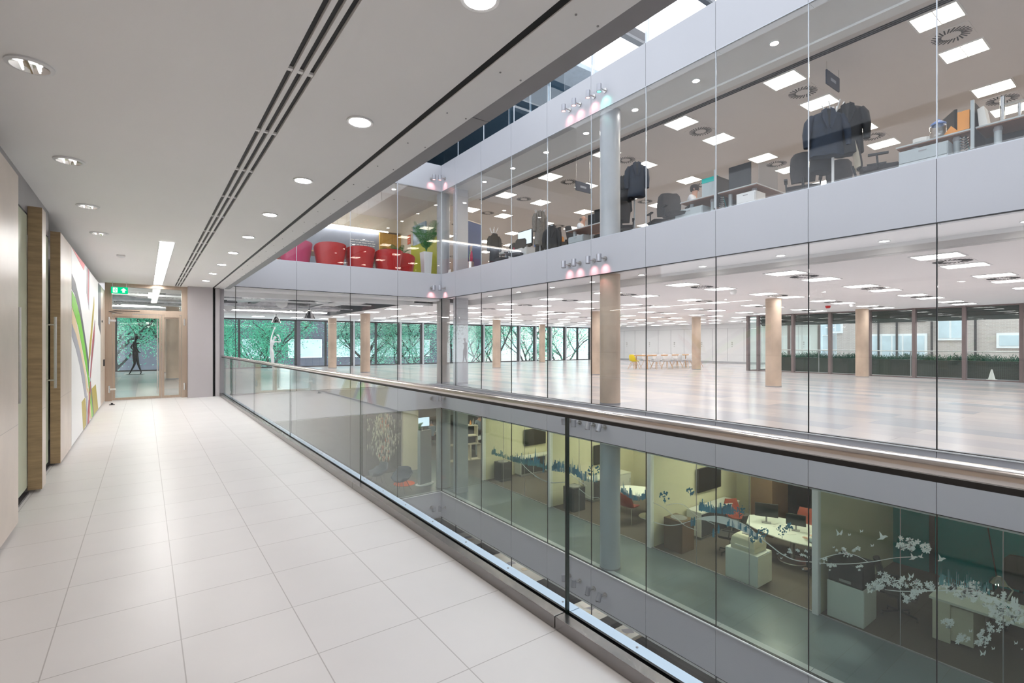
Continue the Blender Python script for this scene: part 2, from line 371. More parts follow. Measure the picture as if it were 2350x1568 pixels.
B(-.6,-.25,Yd-.05,Yd,2.13,2.2).build('door_closer',M['bronze'],D); B(.42,.74,Yd-.05,Yd,2.13,2.2).build('door_closer',M['bronze'],D)
MB().tube([(-.45,Yd-.03,2.2),(-.72,Yd-.12,2.24),(-.6,Yd-.05,2.27),(-.1,Yd-.02,2.27)],.008,8).build('closer_arm',M['darkmetal'],D,True)
for x in (-.72,.86):
    for z in (.3,2.02):
        MB().cyl((x,Yd-.03,z-.09),(x,Yd-.03,z+.09),.022,n=12).box(x-.01,x+.14*(1 if x<0 else -1) if x<0 else x+.01,Yd-.03,Yd,z-.025,z+.025).build('hinge',M['chrome'],D)
b=MB().box(.93,1.50,15.85,16.3,0,2.97).box(1.56,1.66,15.85,16.3,0,2.97).box(1.66,1.80,16.15,16.3,0,2.97)
struct(b,'wall_far',M['panel'],'grey metal wall panels beside the glass door')
struct(MB().box(1.50,1.515,15.86,16.2,0,3.0).box(1.545,1.56,15.86,16.2,0,3.0).box(1.515,1.545,15.95,16.2,0,3.0),'trim_7',M['blackm'],'black shutter guide rail in the grey wall panel')
# --- floors and slabs
struct(MB().box(XF+.02,36,-8,34,-.3,0).box(-4,XF+.02,YE+.16,34,-.3,0).box(-1.6,1.66,16.3,16.31,-.3,0),'floor_office',M['offfloor'],'polished beige and grey tiled floor of the empty office')
b=MB().box(10.15,26.6,-8,34,2.95,3.02).box(26.6,36,14.3,34,2.95,3.02).box(8.0,10.15,17.0,34,2.95,3.02).box(-4,8.0,27.5,34,2.95,3.02).box(-4,8.66,16.3,17.0,3.0,3.3)
struct(b,'ceiling_office',M['ceil2'],'white metal tile ceiling of the empty office')
b=MB().box(8.72,9.95,-8,16.2,3.09,3.16).box(9.95,10.15,-8,17.0,2.93,3.16).box(-4,8.72,16.2,16.3,3.07,3.3).box(-4,8.75,17.0,17.2,2.86,3.4).box(9.97,10.0,-8,17.0,2.90,2.93)
struct(b,'ceiling_bulkhead',M['ceil2'],'stepped bulkhead of the empty office ceiling beside the atrium')
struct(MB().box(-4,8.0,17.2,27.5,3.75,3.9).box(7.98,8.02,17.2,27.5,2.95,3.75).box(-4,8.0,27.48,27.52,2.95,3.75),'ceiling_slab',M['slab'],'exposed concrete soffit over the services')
struct(MB().box(-4,36,16.2,34,3.9,3.93).box(8.02,36,16.2,34,3.2,3.9).box(1.95,8.02,16.2,16.35,3.2,3.9).box(9.0,26.7,-8,16.2,3.2,3.93),'floor_upper',M['grey2'],'upper office floor slab')
b=MB().box(10.15,26.7,-8,34,7.05,7.12).box(26.7,36,16.3,34,7.05,7.12).box(-4,10.15,17.6,34,7.05,7.12)
UC=struct(b,'ceiling_upper',mk('taupe_ceiling_tile',(.72,.68,.67),.5,var=.02,scale=.4),'taupe tiled ceiling of the upper office')
b=MB().box(8.72,10.15,-8,16.2,6.98,7.1).box(8.72,10.15,16.2,17.6,6.98,7.1).box(-4,8.72,16.2,17.6,6.98,7.1).box(9.9,10.15,-8,17.6,6.94,6.98)
struct(b,'ceiling_upper_bulkhead',M['white'],'grey perimeter band of the upper office ceiling')
b=MB()
for x in (10.5,10.56,10.62): b.box(x,x+.022,-8,16.5,7.035,7.06)
tag(b.build('upper_linear_diffuser',M['black']),'thin triple slot diffuser in the upper office ceiling beside the glass','air diffuser')
struct(MB().box(XF+.02,10.72,-8,34,-4.0,-3.9),'floor_walkway',M['walktile'],'grey tiled walkway floor of the lower level')
struct(MB().box(10.72,36,-8,16.6,-4.0,-3.9),'floor_meeting',M['carpet'],'brown carpet of the meeting rooms')
struct(MB().box(10.72,36,16.6,34,-4.0,-3.9).box(-4,XF+.02,YE+.16,34,-4.0,-3.9),'floor_lower',M['darktile'],'dark tiled floor of the lower level')
struct(MB().box(8.7,36,-8,34,-.92,-.3).box(-4,8.7,16.35,34,-.92,-.3),'ceiling_lower',M['ceil'],'white ceiling of the lower level')
struct(MB().box(-4,36,-8,34,-7.9,-7.8),'floor_basement',M['grey2'],'dark floor at the bottom of the atrium')
struct(MB().box(8.7,36,-8,34,-4.9,-4.0).box(-4,8.7,16.35,34,-4.9,-4.0),'ceiling_basement',M['ceil'],'ceiling of the bottom level')
# --- fascias
def fascia(i,z0,z1,lab):
    b=MB(); yy=[-8]+[y for y in JY if y>-8]+[YE]
    for a,c in zip(yy[:-1],yy[1:]): b.box(XF,XF+.22,a+.004,c-.004,z0,z1)
    xx=[-1.0 if z0<0 or z0>2 else 1.8]+JX+[XF]
    if z0<4: xx=[1.8]+JX+[XF]
    for a,c in zip(xx[:-1],xx[1:]): b.box(a+.004,c-.004,YE,YE+.18,z0,z1)
    b.box(XF,XF+.22,YE,YE+.18,z0,z1)
    o=struct(b,'wall_fascia_%s'%i,M['fascia'],lab)
    MB().box(XF+.01,XF+.2,-8,YE+.1,z0+.01,z1-.01).box(1.8,XF,YE+.01,YE+.17,z0+.01,z1-.01).build('joint_backing',M['fascia_gap'],o)
    return o
fascia('level',-.87,-.01,'pale grey fascia at corridor floor level')
fascia('upper',3.08,3.94,'pale grey fascia below the upper office glass')
fascia('top',6.95,7.88,'pale grey fascia above the upper office glass')
fascia('lower',-4.80,-3.89,'pale grey fascia below the lower level glass')
# --- curtain walls
WN=[0]
def curtain(z0,z1,mat,lab,x_from=1.8,dark=True):
    # slender joints between frameless panes
    WN[0]+=1; yy=[-8]+[y for y in JY if y>-8]+[YE]
    b=MB().box(XG-.01,XG+.05,-8,YE,z0,z0+.012).box(XG-.01,XG+.05,-8,YE,z1-.012,z1)
    b.box(x_from,XG,YE+.01,YE+.05,z0,z0+.012).box(x_from,XG,YE+.01,YE+.05,z1-.012,z1)
    for y in yy[1:-1]: b.box(XG,XG+.02,y-.007,y+.007,z0,z1)
    xx=[x_from]+JX+[XG]
    for x in xx[1:-1]: b.box(x-.007,x+.007,YE+.01,YE+.03,z0,z1)
    b.box(XG-.006,XG+.03,YE-.006,YE+.03,z0,z1)
    o=struct(b,'window_%d'%WN[0],M['blackm'] if dark else M['mullw'],lab)
    for a,c in zip(yy[:-1],yy[1:]): B(XG+.004,XG+.016,a+.008,c-.008,z0+.012,z1-.012).build('pane',mat,o)
    for a,c in zip(xx[:-1],xx[1:]): B(a+.008,c-.008,YE+.014,YE+.026,z0+.012,z1-.012).build('pane',mat,o)
    return o
curtain(-.01,3.08,M['gl_0'],'frameless glass wall of the empty office around the atrium')
curtain(3.94,6.95,M['gl_2'],'frameless glass wall of the occupied upper office',dark=False)
curtain(-3.89,-.87,M['gl_L'],'green tinted glass wall of the lower level')
curtain(-7.8,-4.8,M['gl_0'],'glass wall of the bottom level')
# --- top storey: glass, rail, dark soffit, fins
WN[0]+=1
b=MB()
for y in JY[4:]: b.box(XF+.1,XF+.12,y-.008,y+.008,7.88,9.0)
b.box(XF+.1,XF+.13,-8,YE,8.98,9.02)
o=struct(b,'window_%d'%WN[0],M['mullw'],'thin framed glass balustrade on top of the highest fascia')
B(XF+.11,XF+.12,-8,YE,7.88,9.0).build('pane',M['gl_2'],o)
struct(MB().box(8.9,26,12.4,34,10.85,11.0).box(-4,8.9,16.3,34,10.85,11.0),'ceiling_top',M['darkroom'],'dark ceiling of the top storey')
WN[0]+=1
b=MB()
for y in [9.0,11.1,13.2,14.2,15.5]: b.box(11.2,11.26,y,y+.05,7.9,10.85)
b.box(11.2,11.26,8,30,10.8,10.85)
o=struct(b,'window_%d'%WN[0],M['mullw'],'set back glazing of the dark top storey'); B(11.22,11.24,12.4,30,7.9,10.8).build('pane',M['gl_dark'],o)
struct(MB().box(11.5,12.6,10.15,10.35,10.75,11.1).box(11.5,12.6,7.8,8.0,10.75,11.1),'trim_8',M['darkmetal'],'dark roof brackets against the skylight')
b=MB()
for x in (9.6,10.9,14.5): b.box(x,x+.05,-8,12.3,10.9,11.0)
struct(b,'trim_9',M['mullw'],'thin white skylight bars')
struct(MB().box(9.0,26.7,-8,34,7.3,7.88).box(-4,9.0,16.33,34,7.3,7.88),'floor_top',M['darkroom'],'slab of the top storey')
# --- outer shell walls
struct(MB().box(35,35.15,14.4,34,0,2.95),'wall_right',M['white'],'white storage wall at the back of the empty office')
b=MB()
for k in range(1,15):
    y=14.4+1.25*k; b.box(34.985,35,y-.01,y+.01,.15,2.6)
b.box(34.985,35,14.4,34,2.6,2.615).box(34.98,35,14.4,34,0,.14)
wr=struct(b,'trim_10',mk('soft_grey_joint',(.45,.45,.47),.5),'joints between the white storage doors')
for k in range(0,13,2):
    y=15.3+1.25*k
    b=MB()
    for z in (1.55,1.42,1.25): b.cyl((34.985,y,z),(34.95,y,z),.045 if z>1.3 else .03,n=12)
    b.build('door_knob',M['steel'],wr,True)
struct(MB().box(33,35,33,33.15,0,2.95),'wall_back',M['bluewall'],'plain grey wall beside the far windows')
struct(MB().box(-4.1,-4,16.3,34,-8,11).box(-4,36,33.2,33.3,-8,-.3).box(36,36.1,-8,34,-8,-.3),'wall_outer',M['white'],'outer walls of the lower levels')
struct(MB().box(-1.6,26.7,-8.1,-8,-8,11),'wall_near',M['white'],'wall behind the viewpoint')
struct(MB().box(-4,36,33.2,33.4,3.2,11).box(26.5,26.7,-8,14.4,3.2,11),'wall_outer_upper',M['cream'],'cream outer walls of the upper office')
# --- far facade glazing (end)
WN[0]+=1
b=MB(); MXs=[-4,-1.2,1.5,4.45,7.55,9.37,11.06,12.7,14.35,16.07,17.8,19.5,21.3,23.0,24.8,26.5,28.2,29.9,31.5,33.0]
b.box(-4,33,33,33.12,0,.06).box(-4,33,33,33.12,2.86,2.95)
for x in MXs: b.box(x-.05,x+.05,32.98,33.16,0,2.95)
o=struct(b,'window_%d'%WN[0],M['darkmetal'],'dark framed facade windows at the far end of the empty office')
for a,c in zip(MXs[:-1],MXs[1:]): B(a+.05,c-.05,33.05,33.07,.06,2.86).build('pane',M['gl_ext'],o)
b=MB()
for x in (11.06,16.07,14.35,21.3,24.8,26.5,28.2,29.9): b.box(x+.05,x+.16,32.9,33.1,0,2.95)
b.build('silver_mullion',M['mullw'],o)
B(7.6,7.82,32.95,33.05,0,2.9).build('wide_pier',mk('grey_pier',(.16,.16,.2),.4),o)
# --- right facade glazing
WN[0]+=1
ys=[-6,-4,-2,0,2.0]
pxs=[2345,2213,2098,1995,1905,1820,1740]
my=[P(p,800,X=26.3)[1] for p in pxs]+[14.35]
my=[-4,-1.4,1.3]+my
b=MB().box(26.3,26.42,-8,14.4,0,.05).box(26.3,26.42,-8,14.4,2.9,2.95)
for y in my: b.box(26.22,26.42,y-.06,y+.06,0,2.95)
b.box(26.3,35,14.3,14.4,0,.05)
for x in (28.5,31,35): b.box(x-.08,x,14.3,14.45,0,2.95)
o=struct(b,'window_%d'%WN[0],M['mull'],'brown framed terrace windows on the right of the empty office')
yy=[-8]+my
for a,c in zip(yy[:-1],yy[1:]): B(26.36,26.38,a+.1,c-.1,.05,2.9).build('pane',M['gl_ext'],o)
B(26.4,35,14.36,14.38,.05,2.95).build('pane',M['gl_ext'],o)
# --- columns
def column(x,y,z0,z1,r,mat,lab):
    c=thing('column',lab,'column',(x,y,z0)); MB().cyl((0,0,0),(0,0,z1-z0),r,n=48).build('shaft',mat,c,True)
    MB().cyl((0,0,0),(0,0,.04),r+.006,n=36).build('base_ring',M['grey2'],c,True); return c
locs={(8.98,8.3):'against the atrium glass of the empty office, nearest column',(8.98,16.6):'at the atrium corner on the empty floor',
 (8.98,24.8):'by the leafy windows, seen through the end glass of the atrium, nearer of two',(8.98,30.3):'beside the leafy windows, farther of two behind the end glass',
 (17,8.4):'mid floor of the empty office, left of the right-hand windows',(17,16.6):'just left of the nearest column on the empty floor',(17,24.8):'in front of the leafy windows right of the corner',
 (25.1,8.6):'touching the brown framed terrace windows',(25.1,16.7):'beside the long white-chaired table',(25.1,30.3):'far off by the leafy windows, slimmest in view',(.93,24.8):'behind the narrow leaf of the glass door',(.93,30.3):'farther off behind the narrow door leaf'}
for (x,y),l in locs.items(): column(x,y,0,2.95 if (x>10 or y>17) else 3.09,.24,M['conc_grey'] if (x<10 and y>16 and y<17) else M['concrete'],'round concrete column '+l)
column(8.98,8.3,3.93,7.0,.24,M['colgrey'],'silver grey column behind the upper office glass')
column(8.98,16.6,3.93,7.0,.24,M['colgrey'],'silver grey corner column of the upper office')
column(8.98,8.3,-3.9,-.92,.24,M['colgrey'],'grey column behind the green glass of the lower level')
column(8.98,16.6,-3.9,-.92,.26,M['colgrey'],'grey corner column of the lower level')
# boxed casing beside corner columns
for z0,z1,n in ((0,3.09,'empty office'),(3.93,7.0,'upper office'),(-3.9,-.92,'lower level')):
    tag(B(8.98,9.42,15.55,15.85,z0,z1).build('riser_casing',M['fascia'] if z0>=0 else M['colgrey'],None),'pale boxed riser beside the corner column of the '+n,'riser')
# --- balustrade
JB=[-4.15,-1.12,1.905,4.945,7.96,11.0,14.05,16.1]
t=thing('glass_balustrade','long frameless glass balustrade with steel handrail along the atrium edge','balustrade',(0,0,0))
for a,c in zip(JB[:-1],JB[1:]):
    B(1.735,1.753,a+.006,c-.006,.0,1.07).build('glass_panel',M['gl_bal'],t)
for a in JB[1:-1]: w_=.0055 if a<2 else .003; B(1.744-w_*1.8,1.744+w_*1.8,a-w_,a+w_,.0,1.06).build('joint_edge',M['edge'],t)
MB().tube([(1.744,-4.15,1.093),(1.744,16.1,1.093)],.026,20).build('handrail',M['rail'],t,True)
B(1.732,1.756,-4.15,16.1,1.055,1.075).build('rail_channel',M['blackm'],t)
b=MB()
for a,c in zip(JB[:-1],JB[1:]):
    b.box(1.66,1.722,a+.003,c-.003,0,.065)
b.build('kerb',M['kerb'],t,bevel=.002)
MB().box(1.722,1.733,-4.15,16.1,0,.055).box(1.755,1.768,-4.15,16.1,0,.055).build('gasket',M['blackm'],t)
b=MB()
for a,c in zip(JB[:-1],JB[1:]): b.box(1.768,1.83,a+.003,c-.003,0,.055)
b.build('outer_capping',M['strip'],t)
sc=None
for k in range(38):
    if sc is None: sc=MB().cyl((1.80,0,.054),(1.80,0,.058),.006,n=8).build('capping_screw',M['grey2'],t); q=sc
    else: q=sc.copy(); COL.objects.link(q); q.parent=t
    q.location=(0,-3+.5*k,0)
# white art wall
b=MB().box(-.93,-.80,9.03,14.59,.04,2.75)
AW=tag(b.build('mural_panel',M['art_white'],None),'tall white mural of sweeping coloured ribbons on the left wall','mural')
def art(pts,mat,name,lift):
    q=[P(150+x/3.567,560+y/3.567,X=-.80) for x,y in pts]
    q=[(-.80+.0005,p[1],min(max(p[2],.04),2.75)) for p in q]
    MB().plate(q,(lift,0,0)).build(name,M[mat],AW)
art([(52,30),(158,160),(150,215)],'pink','coral_wedge',.002)
art([(175,175),(200,215),(193,545),(172,400)],'lgrey','grey_streak',.002)
art([(182,190),(192,205),(189,500),(181,420)],'maroon','maroon_streak',.003)
art([(52,245),(80,310),(118,480),(165,780),(192,960),(192,1080),(155,830),(105,520),(75,410),(52,370)],'agrey','slate_ribbon',.002)
art([(52,385),(80,440),(120,600),(160,840),(190,1080),(186,1120),(150,920),(105,680),(75,580),(52,510)],'green','green_ribbon',.003)
art([(52,520),(80,600),(120,780),(160,1010),(182,1160),(178,1220),(140,1010),(90,760),(52,650)],'sand','sand_ribbon',.002)
art([(52,655),(85,740),(125,900),(160,1090),(175,1260),(160,1260),(120,1010),(85,860),(52,760)],'lgrey','lilac_ribbon',.0025)
art([(234,430),(237,500),(205,900),(190,1000),(195,850),(222,560)],'olive','olive_streak',.003)
art([(240,620),(240,790),(215,1000),(200,1170),(195,1170),(210,900),(228,740)],'lgrey','grey_rising_streak',.002)
art([(241,630),(237,740),(205,1100),(200,1090),(222,780)],'maroon','red_streak',.004)
art([(267,320),(290,330),(288,745),(268,660)],'agrey','slate_block',.002)
art([(133,1295),(163,1255),(175,1470),(146,1535)],'olive','olive_block',.002)
art([(215,1185),(248,1150),(268,1350),(232,1400)],'olive','olive_shard',.002)
art([(205,1120),(232,1400),(222,1415),(196,1200)],'agrey','slate_stem',.0045)
art([(183,1090),(192,1090),(225,1405),(212,1425)],'green','green_stem',.0055)
art([(198,1130),(206,1130),(192,1470),(178,1490)],'maroon','red_stem',.0065)
art([(180,1180),(186,1180),(215,1425),(205,1435)],'sand','sand_stem',.005)
art([(172,1260),(178,1240),(184,1480),(168,1500)],'lgrey','grey_stem',.004)

# atrium roof light
WN[0]+=1
b=MB()
for k in range(13): b.box(1.95,9.0,-7.5+2.0*k,-7.35+2.0*k,11.3,11.5)
o=struct(b,'window_%d'%WN[0],M['darkmetal'],'glazed roof light over the atrium'); B(1.95,9.0,-8,16.4,11.5,11.53).build('pane',M['gl_roof'],o)

struct(MB().box(XF-.03,XF+.0,-8,YE-.03,-3.905,-3.885).box(1.8,XF,YE-.03,YE,-3.905,-3.885),'trim_12',M['white'],'pale cap along the top of the lowest fascia')
struct(MB().box(XF-.02,XF,-8,YE-.02,-.022,-.006).box(1.8,XF,YE-.02,YE,-.022,-.006),'trim_13',M['white'],'pale cap along the floor level fascia')
# ================= CORRIDOR FITTINGS =================
def downlight(loc,lab,r,group,lit=True,lampmat='lamp'):
    t=thing('downlight',lab,'downlight',loc,0,group)
    MB().lathe((0,0,0),[(r,-.001),(r,-.012),(r*.82,-.010),(r*.80,.0)],32,cap=False).build('trim_ring',M['white'],t,True)
    if lit: MB().cyl((0,0,-.006),(0,0,-.003),r*.79,n=28).build('lens',M[lampmat],t)
    else:
        MB().lathe((0,0,-.012),[(r*.80,0),(r*.66,.035),(r*.45,.06),(r*.12,.075)],24,cap=False).build('reflector',M['chrome'],t,True)
        b=MB()
        for k in range(2): b.box(-r*.7,r*.7,-.004+k*.03,.001+k*.03,-.008,.02)
        b.build('blade',M['chrome'],t)
        MB().cyl((0,0,.03),(0,0,.05),r*.25,n=16).build('lamp',M['tube'],t)
    return t
for k in range(-4,13):
    y=1.88+1.54*k-3.08
    if y>15.6: continue
    lab='lit white round downlight near the atrium edge, %s from the viewpoint'%ORD[k-1] if k>1 else 'corridor downlight behind the viewpoint near the atrium edge, %s back'%ORD[1-k]
    downlight((1.20,y,2.97),lab,.088,'lit corridor downlights')
# recessed chrome fittings sit slightly below the ceiling plane so their reflector shows
for k,y in enumerate((2.05,3.8,5.58,7.3,9.0)):
    t=thing('reflector_downlight','twin chrome reflector downlight by the left wall, %s along the corridor'%ORD[k],'downlight',(-.51,y,2.97),0,'chrome corridor downlights')
    r=.105
    MB().lathe((0,0,0),[(r,-.0005),(r,-.010),(r*.80,-.014)],36,cap=False).build('trim_ring',M['white'],t,True)
    MB().lathe((0,0,0),[(r*.81,-.014),(r*.6,-.006),(r*.3,-.0015),(.001,-.001)],28,cap=False).build('reflector',M['chrome'],t,True)
    b=MB()
    for s in (-1,1): b.tube([(s*.035-.03,-.045,-.006),(s*.035,-.05,-.012),(s*.035,.05,-.012)],.006,8)
    b.build('lamp_capsule',M['capsule'],t,True)
    B(-.004,.004,-r*.78,r*.78,-.016,-.002).build('blade',M['chrome'],t)
t=thing('fluorescent_strip','long bright recessed fluorescent strip near the glass door','ceiling light',(.275,12.6,2.97))
b=MB().box(-.105,-.09,-3.4,3.2,-.012,0).box(.09,.105,-3.4,3.2,-.012,0); b.build('frame',M['white'],t)
b=MB()
for k in range(5): b.box(-.09,.09,-3.4+1.32*k,-3.4+1.32*k+1.3,-.009,-.001)
b.build('diffuser',M['tube'],t)
t=thing('smoke_detector','small white ceiling detector before the fluorescent strip','detector',(-.33,11.0,2.97))
MB().box(-.06,.06,-.06,.06,-.03,0).build('housing',M['white'],t,bevel=.008)
MB().lathe((0,0,-.045),[(.03,0),(.045,.012),(.05,.016)],20).build('sensor',M['white'],t,True)
# exit sign
t=thing('exit_sign','lit green running man exit sign above the glass door','sign',(-.5,15.75,2.76))
B(-.165,.165,-.02,.02,-.08,.08).build('sign_box',M['exit'],t,bevel=.006)
B(-.13,-.04,-.024,-.021,-.06,.06).build('door_pictogram',M['exitw'],t)
b=MB().plate([(.02,-.024,0),(.08,-.024,.06),(.14,-.024,0),(.105,-.024,0),(.105,-.024,-.055),(.055,-.024,-.055),(.055,-.024,0)],(0,.003,0)); b.build('arrow',M['exitw'],t)
b=MB(); y=-.026
b.cyl((-.08,y,.042),(-.08,y+.002,.042),.010,n=12)
b.tube([(-.083,y,.03),(-.09,y,.0),(-.075,y,-.02),(-.09,y,-.045)],.006,6).tube([(-.09,y,.0),(-.105,y,-.02),(-.12,y,-.025)],.006,6).tube([(-.083,y,.025),(-.06,y,.015),(-.055,y,.0)],.005,6).tube([(-.083,y,.025),(-.105,y,.02),(-.11,y,.005)],.005,6)
b.build('running_man',M['exit'],t)
for x in (-.14,.13): B(x,x+.01,-.005,.005,.08,.21).build('hanger',M['white'],t)
t=thing('card_reader','small black card reader on the stone wall by the door','card reader',(-.80,15.55,.98))
B(0,.025,-.04,.04,-.08,.08).build('case',M['black'],t,bevel=.004); B(.025,.027,-.02,.02,.02,.06).build('indicator',M['grey2'],t)
tag(B(-.80,-.785,14.95,15.0,1.93,1.98).build('door_release',M['black'],None,bevel=.003),'tiny black release button high on the stone wall','button')
t=thing('door_stop','small black door stop on the floor by the glass door','door stop',(-.62,15.1,0))
B(-.05,.05,-.03,.03,0,.012).build('plate',M['black'],t); MB().cyl((0,0,.012),(0,0,.045),.022,n=14).build('rubber',M['black'],t,True)
# ================= SPOTLIGHTS ON FASCIAS =================
def spot(loc,lab,face,lit=None,aim=0,grp=None):
    # face: unit vector out of the fascia; lamp hangs on an arm
    t=thing('wall_spotlight',lab,'spotlight',loc,face,grp)
    MB().cyl((0,0,0),(.02,0,0),.055,n=20).build('wall_plate',M['steel'],t,True)
    MB().cyl((.02,0,0),(.17,0,.0),.014,n=10).build('arm',M['steel'],t,True)
    c=(.21,0,0); dx=math.sin(aim)*.07
    h=MB().cyl((.21-dx,0,.085),(.21+dx,0,-.075),.056,n=24); ho=h.build('lamp_head',M['lampgrey'],t,True)
    MB().lathe((.21+dx,0,-.088),[(.058,.02),(.060,0),(.048,0)],20,cap=False).build('lens_ring',M['grey2'],t,True)
    MB().cyl((.21+dx,0,-.085),(.21+dx,0,-.080),.047,n=18).build('lens',M[lit] if lit else M['tv'],t)
    return t
def pool(x,y,z,col,e=6):
    l=bpy.data.lights.new('pool','SPOT'); l.energy=e; l.color=col; l.spot_size=math.radians(80); l.spot_blend=1; l.shadow_soft_size=.05
    return l
YS=[9.35,8.98,8.5,8.14]
names={3.42:'on the fascia under the upper office',7.33:'on the topmost fascia',-.50:'on the fascia at floor level',-4.40:'on the lowest fascia'}
for z,w in names.items():
    for k,y in enumerate(YS):
        lit={7.33:'pinklens',3.42:None,-.5:None,-4.4:None}[z]
        if z==7.33 and k==3: lit='greenlens'
        t=spot((XF,y,z),'chrome spotlight %s, %s of four from the left'%(w,ORD[k]),math.pi,lit,[-.1,.1,.3,.5][k] if z<0 else 0,'group of four spotlights '+w)
        if z>0:
            l=pool(0,0,0,(1,.35,.35) if lit!='greenlens' else (.2,.9,.7),8); lo=bpy.data.objects.new('lamp_light',l); COL.objects.link(lo); lo.parent=t; lo.location=(.2,0,-.12); lo.rotation_euler=(0,math.radians(52),0)
    for k,(p,f) in enumerate((((8.25,YE,z-.0),-math.pi/2),((XF,15.85,z),math.pi))):
        lit='pinklens' if z==7.33 else None
        t=spot(p,'chrome spotlight %s, %s side of the atrium corner'%(w,('left','right')[k]),f,lit,0,'corner pair of spotlights '+w)
        if z>0:
            l=pool(0,0,0,(1,.35,.35),8); lo=bpy.data.objects.new('lamp_light',l); COL.objects.link(lo); lo.parent=t; lo.location=(.2,0,-.12); lo.rotation_euler=(0,math.radians(52),0)
# ================= CEILING LIGHT GRIDS =================
def lightpanel(loc,lab,mat,group,lx=.55,ly=.62,div=True):
    t=thing('ceiling_light',lab,'ceiling light',loc,0,group)
    a,b_=lx/2,ly/2
    MB().box(-a-.03,a+.03,-b_-.03,-b_,-.012,0).box(-a-.03,a+.03,b_,b_+.03,-.012,0).box(-a-.03,-a,-b_,b_,-.012,0).box(a,a+.03,-b_,b_,-.012,0).build('frame',M['white'],t)
    B(-a,a,-b_,b_,-.008,-.002).build('diffuser',M[mat],t)
    if div: 
        B(-a,a,-.006,.006,-.014,-.008).build('divider',M['white'],t)
    return t
def swirl(loc,lab,group):
    t=thing('swirl_diffuser',lab,'air diffuser',loc,0,group)
    MB().box(-.30,.30,-.30,.30,-.008,0).build('plate',M['ceil2'] if loc[2]<4 else UC.data.materials[0],t)
    b=MB()
    for k in range(24):
        a=2*math.pi*k/24+.3; m=.21; b.obox((m*math.cos(a),m*math.sin(a),-.010),(.155,.020,.006),a+.35)
    b.build('slots',M['black'],t); return t
def rowname(i): return 'row nearest the atrium glass' if i==0 else ORD[i]+' row from the atrium glass'
p0=p2=s0=s2=None
for lev,(zc,xs,mat,where) in enumerate((
      (2.95,[11.05+4.05*k for k in range(6)]+[12.75+4.05*k for k in range(6)],'panel0','empty office'),
      (7.05,[11.0+4.05*k for k in range(3)]+[12.68+4.05*k for k in range(3)],'panel2','upper office'))):
    xs=sorted(xs); pr=None
    for i,x in enumerate(xs):
        n=0
        for j in range(12):
            y=2.65+2.55*j-0.0
            if x>26 and y<14.3 and lev==0: continue
            if y>32.6 or not in_view(x,y,zc,60): continue
            lab='%s light panel, %s, %s from the right'%(where,rowname(i),ORD[n]); n+=1
            g='light panels in the %s ceiling'%where
            if pr is None: pr=lightpanel((x,y,zc),lab,mat,g)
            else: dup(pr,(x,y,zc),0,lab,g)
    # extra behind the camera side for light
    for q_,y in enumerate((.1,-2.45,-5)): 
        for p_,x in enumerate(xs[:6]): dup(pr,(x,y,zc),0,'%s light panel outside the photo, %s row from the glass, %s beyond the edge'%(where,ORD[p_],ORD[q_]),'light panels in the %s ceiling'%where)
    sp=None
    for i in range(0,len(xs),2):
        x=(xs[i]+xs[i+1])/2 ; n=0
        for j in range(12):
            y=2.65+2.55*j
            if (x>26 and y<14.3 and lev==0) or y>32.6 or not in_view(x,y,zc,10): continue
            lab='%s swirl air vent, %s, %s from the right'%(where,'row nearest the glass' if i==0 else ORD[i//2]+' vent row from the glass',ORD[n]); n+=1
            g='swirl vents in the %s ceiling'%where
            if sp is None: sp=swirl((x,y,zc),lab,g)
            else: dup(sp,(x,y,zc),0,lab,g)
    if lev==0: p0=pr; s0=sp
    else: p2=pr; s2=sp
n=0
for y in (17.95,20.5,23.05,25.6,28.15,30.7):
    dup(p0,(8.65 if y>17 else 9.1,y,2.95),0,'square light panel over the end of the empty office, %s from the atrium corner'%ORD[n],'light panels beyond the end glass'); n+=1
for n,x in enumerate((-2.4,.3,3.0,5.0,7.0)):
    dup(p0,(x,30.3,2.95),0,'square light panel along the leafy end windows, %s from the left'%ORD[n],'light panels by the end windows')
# perimeter downlights
dl=None
for lev,(z,x,w,m) in enumerate(((3.09,9.6,'empty office','tube'),(6.98,9.37,'upper office','lamp'))):
    dl=None
    for k in range(9):
        y=1.35+1.63*k
        lab='small round perimeter downlight of the %s, %s from the right'%(w,ORD[k])
        if dl is None: dl=downlight((x,y,z),lab,.085,'perimeter downlights of the '+w,True,m)
        else: dup(dl,(x,y,z),0,lab,'perimeter downlights of the '+w)
for k,x in enumerate((3.4,5.3,7.2)):
    downlight((x,17.0,6.98),'round downlight over the lounge edge, %s from the left'%ORD[k],.085,'lounge edge downlights')
# hanging detectors in empty office
for k,(px,py) in enumerate(((1683,668),(1900,702),(1955,698))):
    x,y,z=P(px,py,Z=2.93)
    t=thing('ceiling_detector',['white detector hanging from the empty office ceiling','red sounder on the empty office ceiling','white detector near the right hand windows'][k],'detector',(x,y,2.95))
    MB().cyl((0,0,0),(0,0,-.02),.09,n=16).build('base',M['white'],t,True); MB().lathe((0,0,-.12),[(.06,0),(.09,.05),(.09,.1)],16).build('body',M['redch'] if k==1 else M['white'],t,True)
t=thing('office_exit_sign','small green exit sign hanging far inside the empty office','sign',P(1264,726,Y=22)); B(-.15,.15,-.02,.02,-.08,.08).build('sign_box',M['exit'],t); B(-.15,.15,-.022,-.02,-.02,.03).build('pictogram',M['exitw'],t)
MB().box(-.005,.005,-.005,.005,.08,2.95-t.location.z).build('hanger',M['white'],t)
